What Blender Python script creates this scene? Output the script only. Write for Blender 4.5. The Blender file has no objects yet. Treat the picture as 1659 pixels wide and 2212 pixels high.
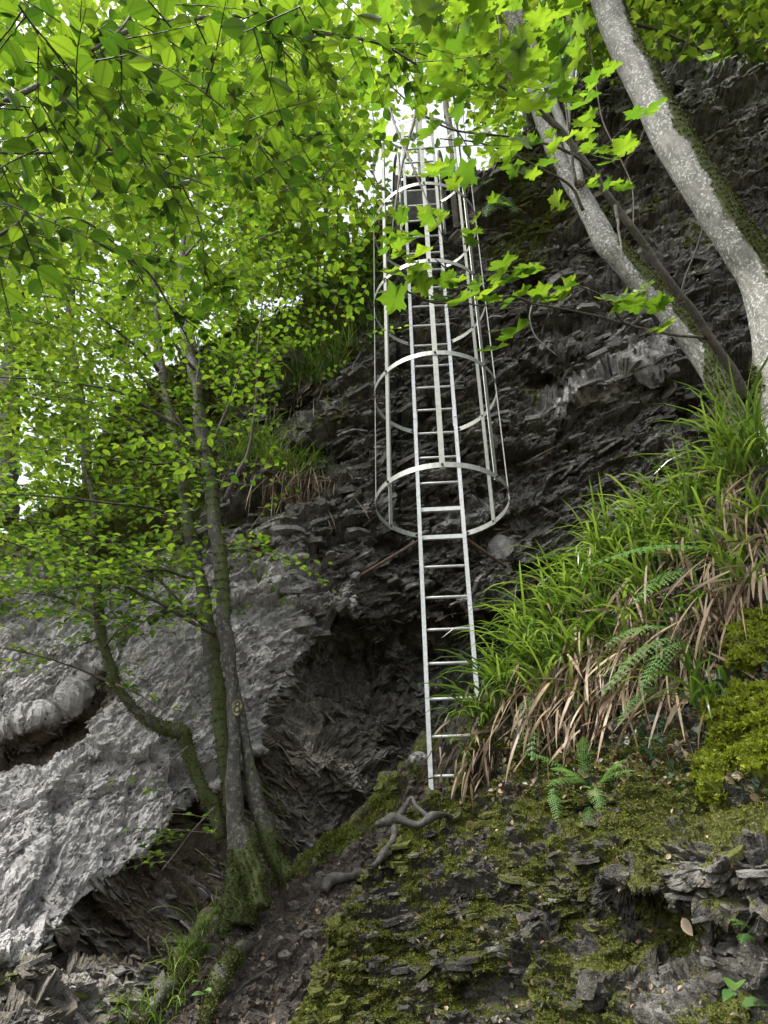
import bpy, math, random
import numpy as np
from mathutils import Vector, Matrix

random.seed(7); RS = np.random.RandomState(11)
SC = bpy.context.scene; COL = SC.collection

# ---------------------------------------------------------------- camera, sky, sun, exposure
PITCH, ROLL, F, CZ = math.radians(31.74), math.radians(.99), 1598.0, 1.6   # F in units of a 1659 x 2212 picture
cp, sp, cr, sr = math.cos(PITCH), math.sin(PITCH), math.cos(ROLL), math.sin(ROLL)
fwd = Vector((0, cp, sp)); up0 = Vector((0, -sp, cp)); rt0 = Vector((1, 0, 0))
rt = rt0 * cr - up0 * sr; up = rt0 * sr + up0 * cr
cam = bpy.data.objects.new('camera', bpy.data.cameras.new('camera')); COL.objects.link(cam)
m = Matrix((rt, up, -fwd)).transposed().to_4x4(); m.translation = (0, 0, CZ); cam.matrix_world = m
cam.data.sensor_fit = 'HORIZONTAL'; cam.data.sensor_width = 24; cam.data.lens = 24 * F / 1659
cam.data.clip_start = .05; cam.data.clip_end = 500
SC.camera = cam

SUN_EL, SUN_AZ = math.radians(60), math.radians(-118)      # azimuth from +Y towards +X
w = bpy.data.worlds.new('World'); SC.world = w; w.use_nodes = True
nt = w.node_tree; bg = nt.nodes['Background']
sky = nt.nodes.new('ShaderNodeTexSky'); sky.sky_type = 'NISHITA'; sky.sun_disc = False
sky.sun_elevation = SUN_EL; sky.sun_rotation = SUN_AZ; sky.dust_density = 3.0; sky.air_density = 1.0
hs = nt.nodes.new('ShaderNodeHueSaturation'); hs.inputs['Saturation'].default_value = .3
nt.links.new(sky.outputs[0], hs.inputs['Color']); nt.links.new(hs.outputs[0], bg.inputs[0]); bg.inputs[1].default_value = .08
sl = bpy.data.lights.new('sun', 'SUN'); sl.energy = 1.5; sl.angle = math.radians(10); sl.color = (1, .96, .9)
so = bpy.data.objects.new('sun', sl); COL.objects.link(so)
sd = Vector((math.sin(SUN_AZ) * math.cos(SUN_EL), math.cos(SUN_AZ) * math.cos(SUN_EL), math.sin(SUN_EL)))
so.rotation_euler = sd.to_track_quat('Z', 'Y').to_euler(); so.location = (-6, -4, 20)
SC.view_settings.view_transform = 'Standard'; SC.view_settings.look = 'None'
SC.view_settings.exposure = 2.45; SC.view_settings.gamma = 1; SC.view_settings.use_curve_mapping = False
SC.render.engine = 'CYCLES'; SC.cycles.max_bounces = 6; SC.cycles.diffuse_bounces = 3; SC.cycles.transmission_bounces = 4
SC.cycles.transparent_max_bounces = 4; SC.cycles.caustics_reflective = False; SC.cycles.caustics_refractive = False

# ---------------------------------------------------------------- helpers
def at(px, py, Y):
    """point on the sight line through picture point (px, py) at distance Y in front (world y = Y); works on arrays"""
    X = (np.asarray(px, float) - 829.5) / F; U = (1106 - np.asarray(py, float)) / F
    X, U = X * cr + U * sr, -X * sr + U * cr
    dy = cp - U * sp; dz = sp + U * cp
    k = np.asarray(Y, float) / dy
    return np.stack([X * k, dy * k, dz * k + CZ], -1)
def depth(p): return p[..., 1] * cp + (p[..., 2] - CZ) * sp
def proj(p):
    d = depth(p); U = (-p[..., 1] * sp + (p[..., 2] - CZ) * cp) / d; X = p[..., 0] / d
    return 829.5 + F * (X * cr - U * sr), 1106 - F * (X * sr + U * cr)

TAB = RS.rand(65536) * 2 - 1
def vn(P, seed=0):
    Pi = np.floor(P).astype(np.int64); f = P - Pi; f = f * f * (3 - 2 * f); r = 0
    for a in (0, 1):
        wx = f[..., 0] if a else 1 - f[..., 0]
        for b in (0, 1):
            wy = f[..., 1] if b else 1 - f[..., 1]
            for c in (0, 1):
                wz = f[..., 2] if c else 1 - f[..., 2]
                h = ((Pi[..., 0] + a) * 73856093) ^ ((Pi[..., 1] + b) * 19349663) ^ ((Pi[..., 2] + c) * 83492791) ^ (seed * 2654435)
                h = (h ^ (h >> 13)) * 1274126177
                r = r + wx * wy * wz * TAB[(h ^ (h >> 16)) & 65535]
    return r
def fbm(P, n=4, seed=0, g=.5):
    r = 0; a = 1
    for i in range(n): r = r + a * vn(P * 2.03 ** i + i * 7.7, seed + i); a *= g
    return r
def cell(P, seed=0):
    Pi = np.floor(P).astype(np.int64)
    h = (Pi[..., 0] * 73856093) ^ (Pi[..., 1] * 19349663) ^ (Pi[..., 2] * 83492791) ^ (seed * 2654435)
    h = (h ^ (h >> 13)) * 1274126177
    return TAB[(h ^ (h >> 16)) & 65535]
def sstep(a, b, x): t = np.clip((x - a) / (b - a), 0, 1); return t * t * (3 - 2 * t)

def mesh(name, V, Fc, mat=None, parent=None, smooth=True, attrs=None, uv=None, matidx=None):
    V = np.asarray(V, np.float32).reshape(-1, 3)
    me = bpy.data.meshes.new(name); me.vertices.add(len(V)); me.vertices.foreach_set('co', V.ravel())
    groups = Fc if isinstance(Fc, list) else [Fc]
    groups = [np.asarray(g, np.int32) for g in groups if len(g)]
    li = np.concatenate([g.ravel() for g in groups]); tot = np.concatenate([np.full(len(g), g.shape[1], np.int32) for g in groups])
    me.loops.add(len(li)); me.loops.foreach_set('vertex_index', li)
    me.polygons.add(len(tot)); me.polygons.foreach_set('loop_start', np.concatenate([[0], np.cumsum(tot)[:-1]]).astype(np.int32))
    me.polygons.foreach_set('use_smooth', np.full(len(tot), smooth))
    if uv is not None:
        l = me.uv_layers.new(name='uv'); l.data.foreach_set('uv', np.asarray(uv, np.float32)[li].ravel())
    for k, a in (attrs or {}).items():
        at_ = me.attributes.new(k, 'FLOAT', 'POINT'); at_.data.foreach_set('value', np.asarray(a, np.float32).ravel())
    me.update(calc_edges=True); me.validate()
    o = bpy.data.objects.new(name, me); COL.objects.link(o)
    if mat: me.materials.append(mat)
    if parent: o.parent = parent; o.matrix_parent_inverse = Matrix.Translation(-Vector(parent.location))
    return o
def tag(o, label=None, cat=None, group=None, kind=None):
    if label: o['label'] = label
    if cat: o['category'] = cat
    if group: o['group'] = group
    if kind: o['kind'] = kind
    return o
def thing(name, loc, label, cat, group=None):
    o = bpy.data.objects.new(name, None); COL.objects.link(o); o.location = tuple(map(float, loc)); o.empty_display_size = .1
    return tag(o, label, cat, group)

def catmull(P, n):
    P = np.asarray(P, float); Q = np.vstack([2 * P[0] - P[1], P, 2 * P[-1] - P[-2]]); out = []
    for i in range(1, len(Q) - 2):
        t = np.linspace(0, 1, n, endpoint=False)[:, None]; a, b, c, d = Q[i - 1], Q[i], Q[i + 1], Q[i + 2]
        out.append(.5 * ((2 * b) + (c - a) * t + (2 * a - 5 * b + 4 * c - d) * t ** 2 + (3 * b - a - 3 * c + d) * t ** 3))
    return np.vstack(out + [P[-1:]])
def tube(P, R, seg=8, bark=0, seed=0, cap=True):
    """tube along points P with radii R"""
    P = np.asarray(P, float); R = np.broadcast_to(np.asarray(R, float), (len(P),)); T = np.gradient(P, axis=0)
    T /= np.linalg.norm(T, axis=1)[:, None] + 1e-9
    ref = np.array([0, 1, 0]) if abs(T[0][1]) < .8 else np.array([1, 0, 0]); N = np.empty_like(P); n = ref
    for i in range(len(P)):
        n = n - T[i] * n.dot(T[i]); n = n / np.linalg.norm(n); N[i] = n
    B = np.cross(T, N); a = np.linspace(0, 2 * np.pi, seg, endpoint=False)
    D = N[:, None] * np.cos(a)[None, :, None] + B[:, None] * np.sin(a)[None, :, None]
    V = P[:, None] + D * R[:, None, None]
    if bark:
        S = np.stack([V[..., 0] * 14, V[..., 1] * 14, V[..., 2] * 5], -1)
        V = V + D * (R[:, None] * bark * (fbm(S, 3, seed) + .6 * vn(V * 3.1, seed + 5)))[..., None]
    n = len(P); i = np.arange(n - 1)[:, None] * seg; j = np.arange(seg)[None]; k = (j + 1) % seg
    Q = np.stack([i + j, i + k, i + seg + k, i + seg + j], -1).reshape(-1, 4)
    V = V.reshape(-1, 3); fs = [Q]
    if cap:
        V = np.vstack([V, P[:1], P[-1:]]); jj = np.arange(seg)
        fs.append(np.stack([(jj + 1) % seg, jj, np.full(seg, n * seg)], -1)); e = (n - 1) * seg
        fs.append(np.stack([e + jj, e + (jj + 1) % seg, np.full(seg, n * seg + 1)], -1))
    return V, fs
class MB:
    """collects shapes into one mesh"""
    def __init__(s): s.V = []; s.Q = []; s.T = []; s.n = 0
    def add(s, V, Fc):
        for g in (Fc if isinstance(Fc, list) else [Fc]):
            g = np.asarray(g)
            if len(g): (s.Q if g.shape[1] == 4 else s.T).append(g + s.n)
        s.V.append(np.asarray(V).reshape(-1, 3)); s.n += len(s.V[-1]); return s
    def tube(s, P, R, seg=6, bark=0, seed=0): return s.add(*tube(P, R, seg, bark, seed))
    def bar(s, a, b, wv, hv):
        a, b, wv, hv = map(lambda q: np.asarray(q, float), (a, b, wv, hv))
        V = [p + x * wv + y * hv for p in (a, b) for x, y in ((-1, -1), (1, -1), (1, 1), (-1, 1))]
        return s.add(V, np.array([[0, 3, 2, 1], [4, 5, 6, 7], [0, 1, 5, 4], [1, 2, 6, 5], [2, 3, 7, 6], [3, 0, 4, 7]]))
    def build(s, name, mat, parent=None, smooth=True, attrs=None):
        f = [np.vstack(x) for x in (s.Q, s.T) if x]
        return mesh(name, np.vstack(s.V), f, mat, parent, smooth, attrs)

# ---------------------------------------------------------------- materials
def newmat(name):
    mt = bpy.data.materials.new(name); mt.use_nodes = True; n = mt.node_tree
    return mt, n, n.nodes['Principled BSDF'], lambda t: n.nodes.new('ShaderNode' + t), n.links.new
def mixc(nd, ln, fac, a, b):
    x = nd('Mix'); x.data_type = 'RGBA'
    for s, v in ((x.inputs[0], fac), (x.inputs[6], a), (x.inputs[7], b)):
        if hasattr(v, 'is_linked') or hasattr(v, 'links'): ln(v, s)
        elif isinstance(v, tuple): s.default_value = (*v, 1)
        else: s.default_value = v
    return x.outputs[2]
def noise(nd, ln, vec, scale, det=4, rough=.55):
    x = nd('TexNoise'); x.inputs['Scale'].default_value = scale; x.inputs['Detail'].default_value = det; x.inputs['Roughness'].default_value = rough
    ln(vec, x.inputs['Vector']); return x.outputs[0]
def ramp(nd, ln, v, a, b, lo=0., hi=1.):
    x = nd('MapRange'); ln(v, x.inputs[0]); x.inputs[1].default_value = a; x.inputs[2].default_value = b
    x.inputs[3].default_value = lo; x.inputs[4].default_value = hi; return x.outputs[0]
def math_(nd, ln, op, a, b):
    x = nd('Math'); x.operation = op
    for s, v in zip(x.inputs, (a, b)):
        if isinstance(v, (int, float)): s.default_value = v
        else: ln(v, s)
    return x.outputs[0]
def attr(nd, name): x = nd('Attribute'); x.attribute_name = name; return x.outputs['Fac']

def rock_mat(name, dark1, dark2, pale1, pale2, moss1=(.035, .05, .008), moss2=(.16, .19, .02), rough=.5, spots=.6, brown=(.12, .092, .06)):
    mt, n, b, nd, ln = newmat(name); tc = nd('TexCoord').outputs['Object']
    n1 = noise(nd, ln, tc, 1.3, 5); n2 = noise(nd, ln, tc, 9, 6, .65); n3 = noise(nd, ln, tc, 60, 4, .7); n4 = noise(nd, ln, tc, 3.7, 6, .7)
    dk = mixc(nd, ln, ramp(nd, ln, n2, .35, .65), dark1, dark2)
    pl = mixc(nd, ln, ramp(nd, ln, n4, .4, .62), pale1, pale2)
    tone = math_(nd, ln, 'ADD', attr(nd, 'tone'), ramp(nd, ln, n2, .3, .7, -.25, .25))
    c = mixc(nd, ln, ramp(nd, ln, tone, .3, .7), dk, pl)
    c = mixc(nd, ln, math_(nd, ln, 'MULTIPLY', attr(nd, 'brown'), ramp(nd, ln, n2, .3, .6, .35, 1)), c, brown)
    nf = noise(nd, ln, tc, 130, 3, .8); gr = noise(nd, ln, tc, 28, 5, .75)
    c = mixc(nd, ln, ramp(nd, ln, gr, .43, .35), c, (.018, .016, .012)); c = mixc(nd, ln, math_(nd, ln, 'MULTIPLY', ramp(nd, ln, nf, .52, .66, 0, .55), ramp(nd, ln, gr, .45, .6)), c, (.44, .44, .39))  # crevice shade put into the colour: near-black in the hollows of the grain
    sp_ = ramp(nd, ln, n3, .62, .68, 0, spots)                      # small pale lichen flecks
    sp_ = math_(nd, ln, 'MULTIPLY', sp_, ramp(nd, ln, n4, .45, .6))
    c = mixc(nd, ln, sp_, c, (.48, .5, .44))
    ms = math_(nd, ln, 'ADD', attr(nd, 'moss'), ramp(nd, ln, n2, .3, .7, -.3, .3))
    mc = mixc(nd, ln, ramp(nd, ln, n3, .35, .65), moss1, moss2)
    ms = ramp(nd, ln, ms, .42, .58); c = mixc(nd, ln, ms, c, mc)
    v = math_(nd, ln, 'MULTIPLY', n3, 1.0); ln(c, b.inputs['Base Color'])
    ln(ramp(nd, ln, ms, 0, 1, rough, .9), b.inputs['Roughness'])
    bp = nd('Bump'); bp.inputs['Strength'].default_value = 1.; bp.inputs['Distance'].default_value = .035
    hgt = math_(nd, ln, 'ADD', math_(nd, ln, 'MULTIPLY', n3, .6), math_(nd, ln, 'MULTIPLY', gr, .9)); ln(hgt, bp.inputs['Height']); ln(bp.outputs[0], b.inputs['Normal'])
    return mt
M = {}
M['cliff'] = rock_mat('cliff_rock', (.045, .042, .033), (.185, .174, .148), (.29, .277, .268), (.60, .58, .565))
M['bank'] = rock_mat('bank_rock', (.035, .031, .024), (.11, .10, .08), (.18, .168, .148), (.34, .325, .295), (.03, .034, .006), (.15, .165, .018))
M['soil'] = rock_mat('soil', (.045, .034, .026), (.11, .086, .068), (.18, .152, .13), (.27, .24, .21), rough=.85, spots=.35)

def bark_mat(name, c1, c2, lichen, lich_amt, moss2=(.06, .075, .01)):
    mt, n, b, nd, ln = newmat(name); tc = nd('TexCoord').outputs['Object']
    mp = nd('Mapping'); mp.inputs['Scale'].default_value = (1, 1, .35); ln(tc, mp.inputs[0])
    n1 = noise(nd, ln, mp.outputs[0], 16, 6, .65); n2 = noise(nd, ln, tc, 22, 4, .7); n3 = noise(nd, ln, tc, 5, 4, .6); n4 = noise(nd, ln, tc, 110, 3)
    c = mixc(nd, ln, ramp(nd, ln, n1, .35, .65), c1, c2)
    l = math_(nd, ln, 'MULTIPLY', ramp(nd, ln, noise(nd, ln, tc, 38, 5, .75), .53, .58), ramp(nd, ln, n3, .38, .55, .2, lich_amt)); c = mixc(nd, ln, l, c, lichen)
    ms = ramp(nd, ln, math_(nd, ln, 'ADD', attr(nd, 'moss'), ramp(nd, ln, n2, .3, .7, -.3, .3)), .42, .55)
    c = mixc(nd, ln, ms, c, mixc(nd, ln, ramp(nd, ln, n4, .35, .65), (.02, .028, .005), moss2))
    ln(c, b.inputs['Base Color']); b.inputs['Roughness'].default_value = .8
    bp = nd('Bump'); bp.inputs['Strength'].default_value = .7; bp.inputs['Distance'].default_value = .008
    ln(math_(nd, ln, 'ADD', n1, math_(nd, ln, 'MULTIPLY', n4, .5)), bp.inputs['Height']); ln(bp.outputs[0], b.inputs['Normal'])
    return mt
M['bark_pale'] = bark_mat('pale_bark', (.085, .083, .07), (.21, .205, .18), (.50, .51, .47), .9)
M['bark_dark'] = bark_mat('dark_bark', (.016, .014, .010), (.05, .045, .034), (.26, .26, .21), .4)
M['twig'] = bark_mat('twig_bark', (.028, .023, .017), (.085, .07, .055), (.25, .24, .2), .35)
M['deadwood'] = bark_mat('dead_wood', (.025, .023, .02), (.08, .073, .065), (.15, .15, .13), .3)

def leaf_mat(name, c1, c2, t1, t2, tr=.5, vein=True, rough=.42):
    mt, n, b, nd, ln = newmat(name); r = attr(nd, 'rnd')
    c = mixc(nd, ln, r, c1, c2); t = mixc(nd, ln, r, t1, t2)
    if vein:
        uv = nd('UVMap'); sx = nd('SeparateXYZ'); ln(uv.outputs[0], sx.inputs[0])
        ax = math_(nd, ln, 'ABSOLUTE', sx.outputs[0], 0)
        ph = math_(nd, ln, 'SUBTRACT', math_(nd, ln, 'MULTIPLY', sx.outputs[1], 11), math_(nd, ln, 'MULTIPLY', ax, 9))
        vv = ramp(nd, ln, math_(nd, ln, 'ABSOLUTE', math_(nd, ln, 'SUBTRACT', math_(nd, ln, 'FRACT', ph, 0), .5), 0), .36, .5)
        mid = ramp(nd, ln, ax, .05, .02); k = math_(nd, ln, 'MAXIMUM', vv, mid); k = math_(nd, ln, 'MULTIPLY', k, .45)
        t = mixc(nd, ln, k, t, tuple(x * .45 for x in t1))
    ln(c, b.inputs['Base Color']); b.inputs['Roughness'].default_value = rough
    tb = nd('BsdfTranslucent'); ln(t, tb.inputs[0]); ms = nd('MixShader'); ms.inputs[0].default_value = tr
    ln(b.outputs[0], ms.inputs[1]); ln(tb.outputs[0], ms.inputs[2]); ln(ms.outputs[0], n.nodes['Material Output'].inputs[0])
    return mt
M['leaf'] = leaf_mat('hornbeam_leaf', (.025, .055, .01), (.055, .095, .016), (.06, .135, .008), (.21, .32, .018), .56)
M['leaf_near_shaded'] = leaf_mat('near_leaf_shaded', (.022, .05, .01), (.05, .085, .016), (.045, .11, .006), (.19, .31, .014), .55)  # darker leaf copy: silhouette shade of the near canopy put into its colour
M['leaf_far_lit'] = leaf_mat('far_leaf_lit', (.035, .07, .01), (.07, .11, .015), (.13, .24, .015), (.36, .47, .04), .6, False)  # brighter leaf copy: backlight on the distant foliage put into its colour
M['maple'] = leaf_mat('sycamore_leaf', (.04, .085, .012), (.075, .125, .018), (.10, .21, .012), (.26, .40, .02), .55, False)
M['grass'] = leaf_mat('rush_leaf', (.045, .095, .012), (.17, .25, .05), (.09, .19, .015), (.30, .43, .05), .4, False, .28)
M['dead'] = leaf_mat('dead_leaf', (.06, .035, .02), (.40, .30, .19), (.08, .045, .02), (.26, .17, .1), .22, False, .5)
M['fern'] = leaf_mat('fern_leaf', (.08, .18, .04), (.18, .32, .10), (.14, .32, .05), (.24, .44, .09), .4, False, .5)
M['ivy'] = leaf_mat('ivy_leaf', (.02, .045, .018), (.05, .09, .045), (.05, .12, .03), (.08, .16, .04), .2, False, .35)
M['moss_tree'] = leaf_mat('trunk_moss', (.025, .03, .005), (.09, .105, .012), (.04, .05, .005), (.12, .15, .012), .3, False, .85)
M['moss_bright'] = leaf_mat('bright_moss', (.10, .13, .01), (.28, .32, .02), (.2, .26, .01), (.42, .5, .03), .35, False, .8)
M['moss'] = leaf_mat('moss_leaf', (.04, .05, .006), (.20, .22, .018), (.08, .11, .008), (.28, .32, .02), .35, False, .8)
def metal(name, c, rough, met, n_amt=.25):
    mt, n, b, nd, ln = newmat(name); tc = nd('TexCoord').outputs['Object']
    n1 = noise(nd, ln, tc, 25, 5, .7)
    ln(mixc(nd, ln, ramp(nd, ln, n1, .35, .7), c, tuple(x * (1 - n_amt) for x in c)), b.inputs['Base Color'])
    b.inputs['Metallic'].default_value = met; ln(ramp(nd, ln, n1, .3, .7, rough - .08, rough + .12), b.inputs['Roughness']); return mt
M['steel'] = metal('galvanised_steel', (.64, .65, .65), .5, .35)
M['strap'] = metal('weathered_steel', (.33, .34, .31), .5, .5, .35)
M['rust'] = metal('rusty_steel', (.16, .10, .07), .8, .1, .5)
M['bolt'] = metal('bolt_steel', (.05, .05, .05), .6, .5)

# ---------------------------------------------------------------- rock sheets
def tps(ctrl):
    C = np.array(ctrl, float); xy = C[:, :2] / 500; n = len(C)
    def K(a, b): r2 = ((a[:, None] - b[None]) ** 2).sum(-1); return .5 * r2 * np.log(r2 + 1e-9)
    A = np.zeros((n + 3, n + 3)); A[:n, :n] = K(xy, xy) + np.eye(n) * .02; A[:n, n] = 1; A[:n, n + 1:] = xy; A[n:, :n] = A[:n, n:].T
    s = np.linalg.solve(A, np.r_[C[:, 2], 0, 0, 0])
    def f(U, V):
        q = np.stack([U.ravel(), V.ravel()], -1) / 500; o = np.empty(len(q))
        for i in range(0, len(q), 50000):
            z = q[i:i + 50000]; o[i:i + 50000] = K(z, xy) @ s[:n] + s[n] + z @ s[n + 1:]
        return o.reshape(U.shape)
    return f
def edge(poly, U, V):
    """signed distance (positive on the right-hand side when walking the line) and the third value, at the nearest point"""
    P = np.array(poly, float); best = np.full(U.shape, 1e9); sg = np.zeros(U.shape); am = np.zeros(U.shape)
    for a, b in zip(P[:-1], P[1:]):
        d = b[:2] - a[:2]; L2 = d.dot(d); t = np.clip(((U - a[0]) * d[0] + (V - a[1]) * d[1]) / L2, 0, 1)
        dx = U - a[0] - t * d[0]; dy = V - a[1] - t * d[1]; r = np.hypot(dx, dy); s = d[0] * dy - d[1] * dx
        k = r < best; best = np.where(k, r, best); sg = np.where(k, np.sign(s), sg); am = np.where(k, a[2] + t * (b[2] - a[2]), am)
    return best * sg, am
def blob(U, V, x, y, rx, ry, ang=0):
    c, s = math.cos(ang), math.sin(ang); dx, dy = U - x, V - y
    return np.exp(-(((dx * c + dy * s) / rx) ** 2 + ((-dx * s + dy * c) / ry) ** 2) ** 1.5)
def strata(P, bn, thick, amp, seed, lat=1.5, warp=.5, sharp=3.):
    bn = np.array(bn, float); bn /= np.linalg.norm(bn)
    t = P @ bn / thick + warp * fbm(P * .45 / thick ** .5, 3, seed)
    i = np.floor(t); f = t - i
    L = P / (thick * lat * 2.2); L = L + (i * 17.31)[..., None]
    a = np.tanh(sharp * (vn(L, seed + 3) + .5 * vn(L * 2.7, seed + 4)))
    L2 = L - (i * 17.31)[..., None] + ((i + 1) * 17.31)[..., None]
    b = np.tanh(sharp * (vn(L2, seed + 3) + .5 * vn(L2 * 2.7, seed + 4)))
    e = sstep(.78, 1, f)
    return amp * (a * (1 - e) + b * e + .5 * f)
def facets(P, bn, sx, sn, amp, seed, tilt=1.):
    """angular plates lying along the bedding: each cell is a flat tilted facet; sx along the bedding, sn across it"""
    bn = np.array(bn, float); bn /= np.linalg.norm(bn); a = np.cross(bn, [.3, 1, .1]); a /= np.linalg.norm(a); b = np.cross(bn, a)
    Q = np.stack([P @ a / sx, P @ b / sx, P @ bn / sn], -1); Q = Q + .22 * np.stack([vn(Q * 1.3 + 3, seed), vn(Q * 1.3 + 9, seed + 1), vn(Q * 1.3, seed + 2)], -1)
    Pi = np.floor(Q - .5).astype(np.int64); best = np.full(Q.shape[:-1], 9.); r = np.zeros_like(best)
    for i in range(8):
        c = Pi + np.array([i & 1, i >> 1 & 1, i >> 2 & 1])
        h = (c[..., 0] * 73856093) ^ (c[..., 1] * 19349663) ^ (c[..., 2] * 83492791) ^ (seed * 2654435); h = (h ^ (h >> 13)) * 1274126177; h = h ^ (h >> 16)
        j = [TAB[(h >> k) & 65535] for k in (0, 5, 11)]
        o = [Q[..., k] - c[..., k] - .5 - .38 * j[k] for k in range(3)]
        d = o[0] ** 2 + o[1] ** 2 + o[2] ** 2; m_ = d < best; best = np.where(m_, d, best)
        g = [TAB[(h >> k) & 65535] for k in (3, 8, 14)]; t = TAB[(h >> 17) & 65535]
        r = np.where(m_, t + tilt * (g[0] * o[0] + g[1] * o[1] - .9 * o[2]), r)
    return amp * r
class Sheet:
    def __init__(s, name, us, top, ybot, nt, Yf, disp, mat, masks, back=True):
        s.us = us; tp = np.array(top, float); yt = np.interp(us, tp[:, 0], tp[:, 1]) + 0
        T = np.linspace(0, 1, nt)
        U = np.repeat(us[:, None], nt, 1); V = ybot + (yt[:, None] - ybot) * T[None]
        s.U, s.V = U, V
        B = at(U, V, Yf(U, V))
        if back:
            ss = np.array([.03, .08, .16, .3, .5, .8, 1.3, 2.2, 4, 8, 16]); e = B[:, -1][:, None] + np.stack([0 * ss, ss, .10 * ss], -1)[None]
            B = np.concatenate([B, e], 1); ext = len(ss)
            U = np.concatenate([U, np.repeat(us[:, None], ext, 1)], 1); V = np.concatenate([V, np.repeat(V[:, -1:], ext, 1)], 1)
        gu = np.gradient(B, axis=0); gv = np.gradient(B, axis=1); N = np.cross(gv, gu); N /= np.linalg.norm(N, axis=-1)[..., None] + 1e-12
        v = B - np.array([0, 0, CZ]); N *= np.sign(-(N * v).sum(-1))[..., None] if not back else 1
        if N[:, :nt].reshape(-1, 3)[:, 1].mean() > 0: N = -N
        # smooth normals so that creases do not tear
        for _ in range(6):
            N[1:-1] = (N[:-2] + N[1:-1] * 2 + N[2:]) / 4; N[:, 1:-1] = (N[:, :-2] + N[:, 1:-1] * 2 + N[:, 2:]) / 4
        N /= np.linalg.norm(N, axis=-1)[..., None]
        D = disp(B, N, U, V); D[1:-1, 1:-1] = (12 * D[1:-1, 1:-1] + D[:-2, 1:-1] + D[2:, 1:-1] + D[1:-1, :-2] + D[1:-1, 2:]) / 16
        P = B + N * D[..., None]
        gu = np.gradient(P, axis=0); gv = np.gradient(P, axis=1); Nn = np.cross(gv, gu); Nn /= np.linalg.norm(Nn, axis=-1)[..., None] + 1e-12
        Nn *= np.where((Nn * N).sum(-1) < 0, -1, 1)[..., None]
        s.P, s.N, s.nt = P, Nn, nt
        a, b = P.shape[:2]; i = np.arange(a - 1)[:, None] * b; j = np.arange(b - 1)[None]
        Q = np.stack([i + j, i + b + j, i + b + j + 1, i + j + 1], -1).reshape(-1, 4)
        mk = masks(P, N, Nn, U, V)
        s.o = mesh(name, P.reshape(-1, 3), Q, mat, smooth=False, attrs={k: x.ravel() for k, x in mk.items()}); s.mk = mk
        s.o['kind'] = 'structure'
    def pick(s, px, py):
        i = int(np.clip(np.searchsorted(s.us, px), 0, len(s.us) - 1)); j = int(np.argmin(abs(s.V[i, :s.nt] - py)))
        return s.P[i, j], s.N[i, j]
def uarr(a, b, c, d, fine, coarse): return np.concatenate([np.arange(a, b, coarse), np.arange(b, c, fine), np.arange(c, d, coarse)])

# main cliff with the pale slab on the left
EDGE = [(-400, 2090, 0), (-60, 2080, .05), (60, 2076, .2), (88, 2062, .6), (100, 2030, .8), (165, 1955, .55), (200, 1915, .5), (260, 1875, .5), (320, 1835, .5), (370, 1775, .5), (400, 1735, .5),
        (480, 1675, .6), (560, 1625, .5), (565, 1560, .55), (600, 1505, .65), (640, 1430, .75), (690, 1395, .8), (705, 1345, .75), (760, 1300, .6), (775, 1230, .45), (830, 1150, .3), (920, 1080, .15), (1000, 1050, .0)]
NOTCH = [(-300, 1640, .45), (0, 1575, .45), (40, 1560, .42), (130, 1525, .36), (205, 1440, .25), (260, 1380, .0)]
LEDGE2 = [(860, 1345, .0), (960, 1330, .5), (1060, 1300, .5), (1180, 1240, .3), (1300, 1150, 0)]
cY = tps([(-600, 2300, 3.6), (-600, 1500, 4.9), (-600, 1000, 7.5), (0, 2212, 3.9), (0, 1950, 4.35), (0, 1700, 4.9), (0, 1450, 5.3), (0, 1250, 6.0), (0, 1100, 7.2), (250, 1850, 4.75), (300, 1600, 5.2), (300, 1400, 5.6), (300, 1230, 6.1), (300, 1000, 6.9), (430, 800, 7.2),
          (500, 1600, 5.45), (500, 1450, 5.65), (550, 1250, 6.0), (550, 1000, 6.5), (600, 800, 6.8), (700, 620, 6.9), (750, 1100, 6.3), (780, 800, 6.3), (820, 500, 6.3), (900, 380, 6.1), (900, 700, 6.3), (900, 1050, 6.4), (900, 1400, 6.1), (700, 1700, 5.4), (900, 1700, 5.9), (650, 1900, 4.9), (500, 2200, 4.1), (300, 2100, 4.3),
          (1100, 400, 6.15), (1100, 900, 6.35), (1100, 1200, 6.45), (1100, 1600, 6.2), (1400, 1000, 6.2), (1400, 600, 6.0), (1300, 250, 6.2), (1659, 700, 5.7), (1659, 300, 5.9), (1659, 0, 6.2), (1659, 1300, 5.6), (2300, 600, 4.5), (2300, 0, 5), (2300, 1800, 4), (1300, -200, 6.5), (2300, -400, 5.5), (1659, 2300, 4.5)])
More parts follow.
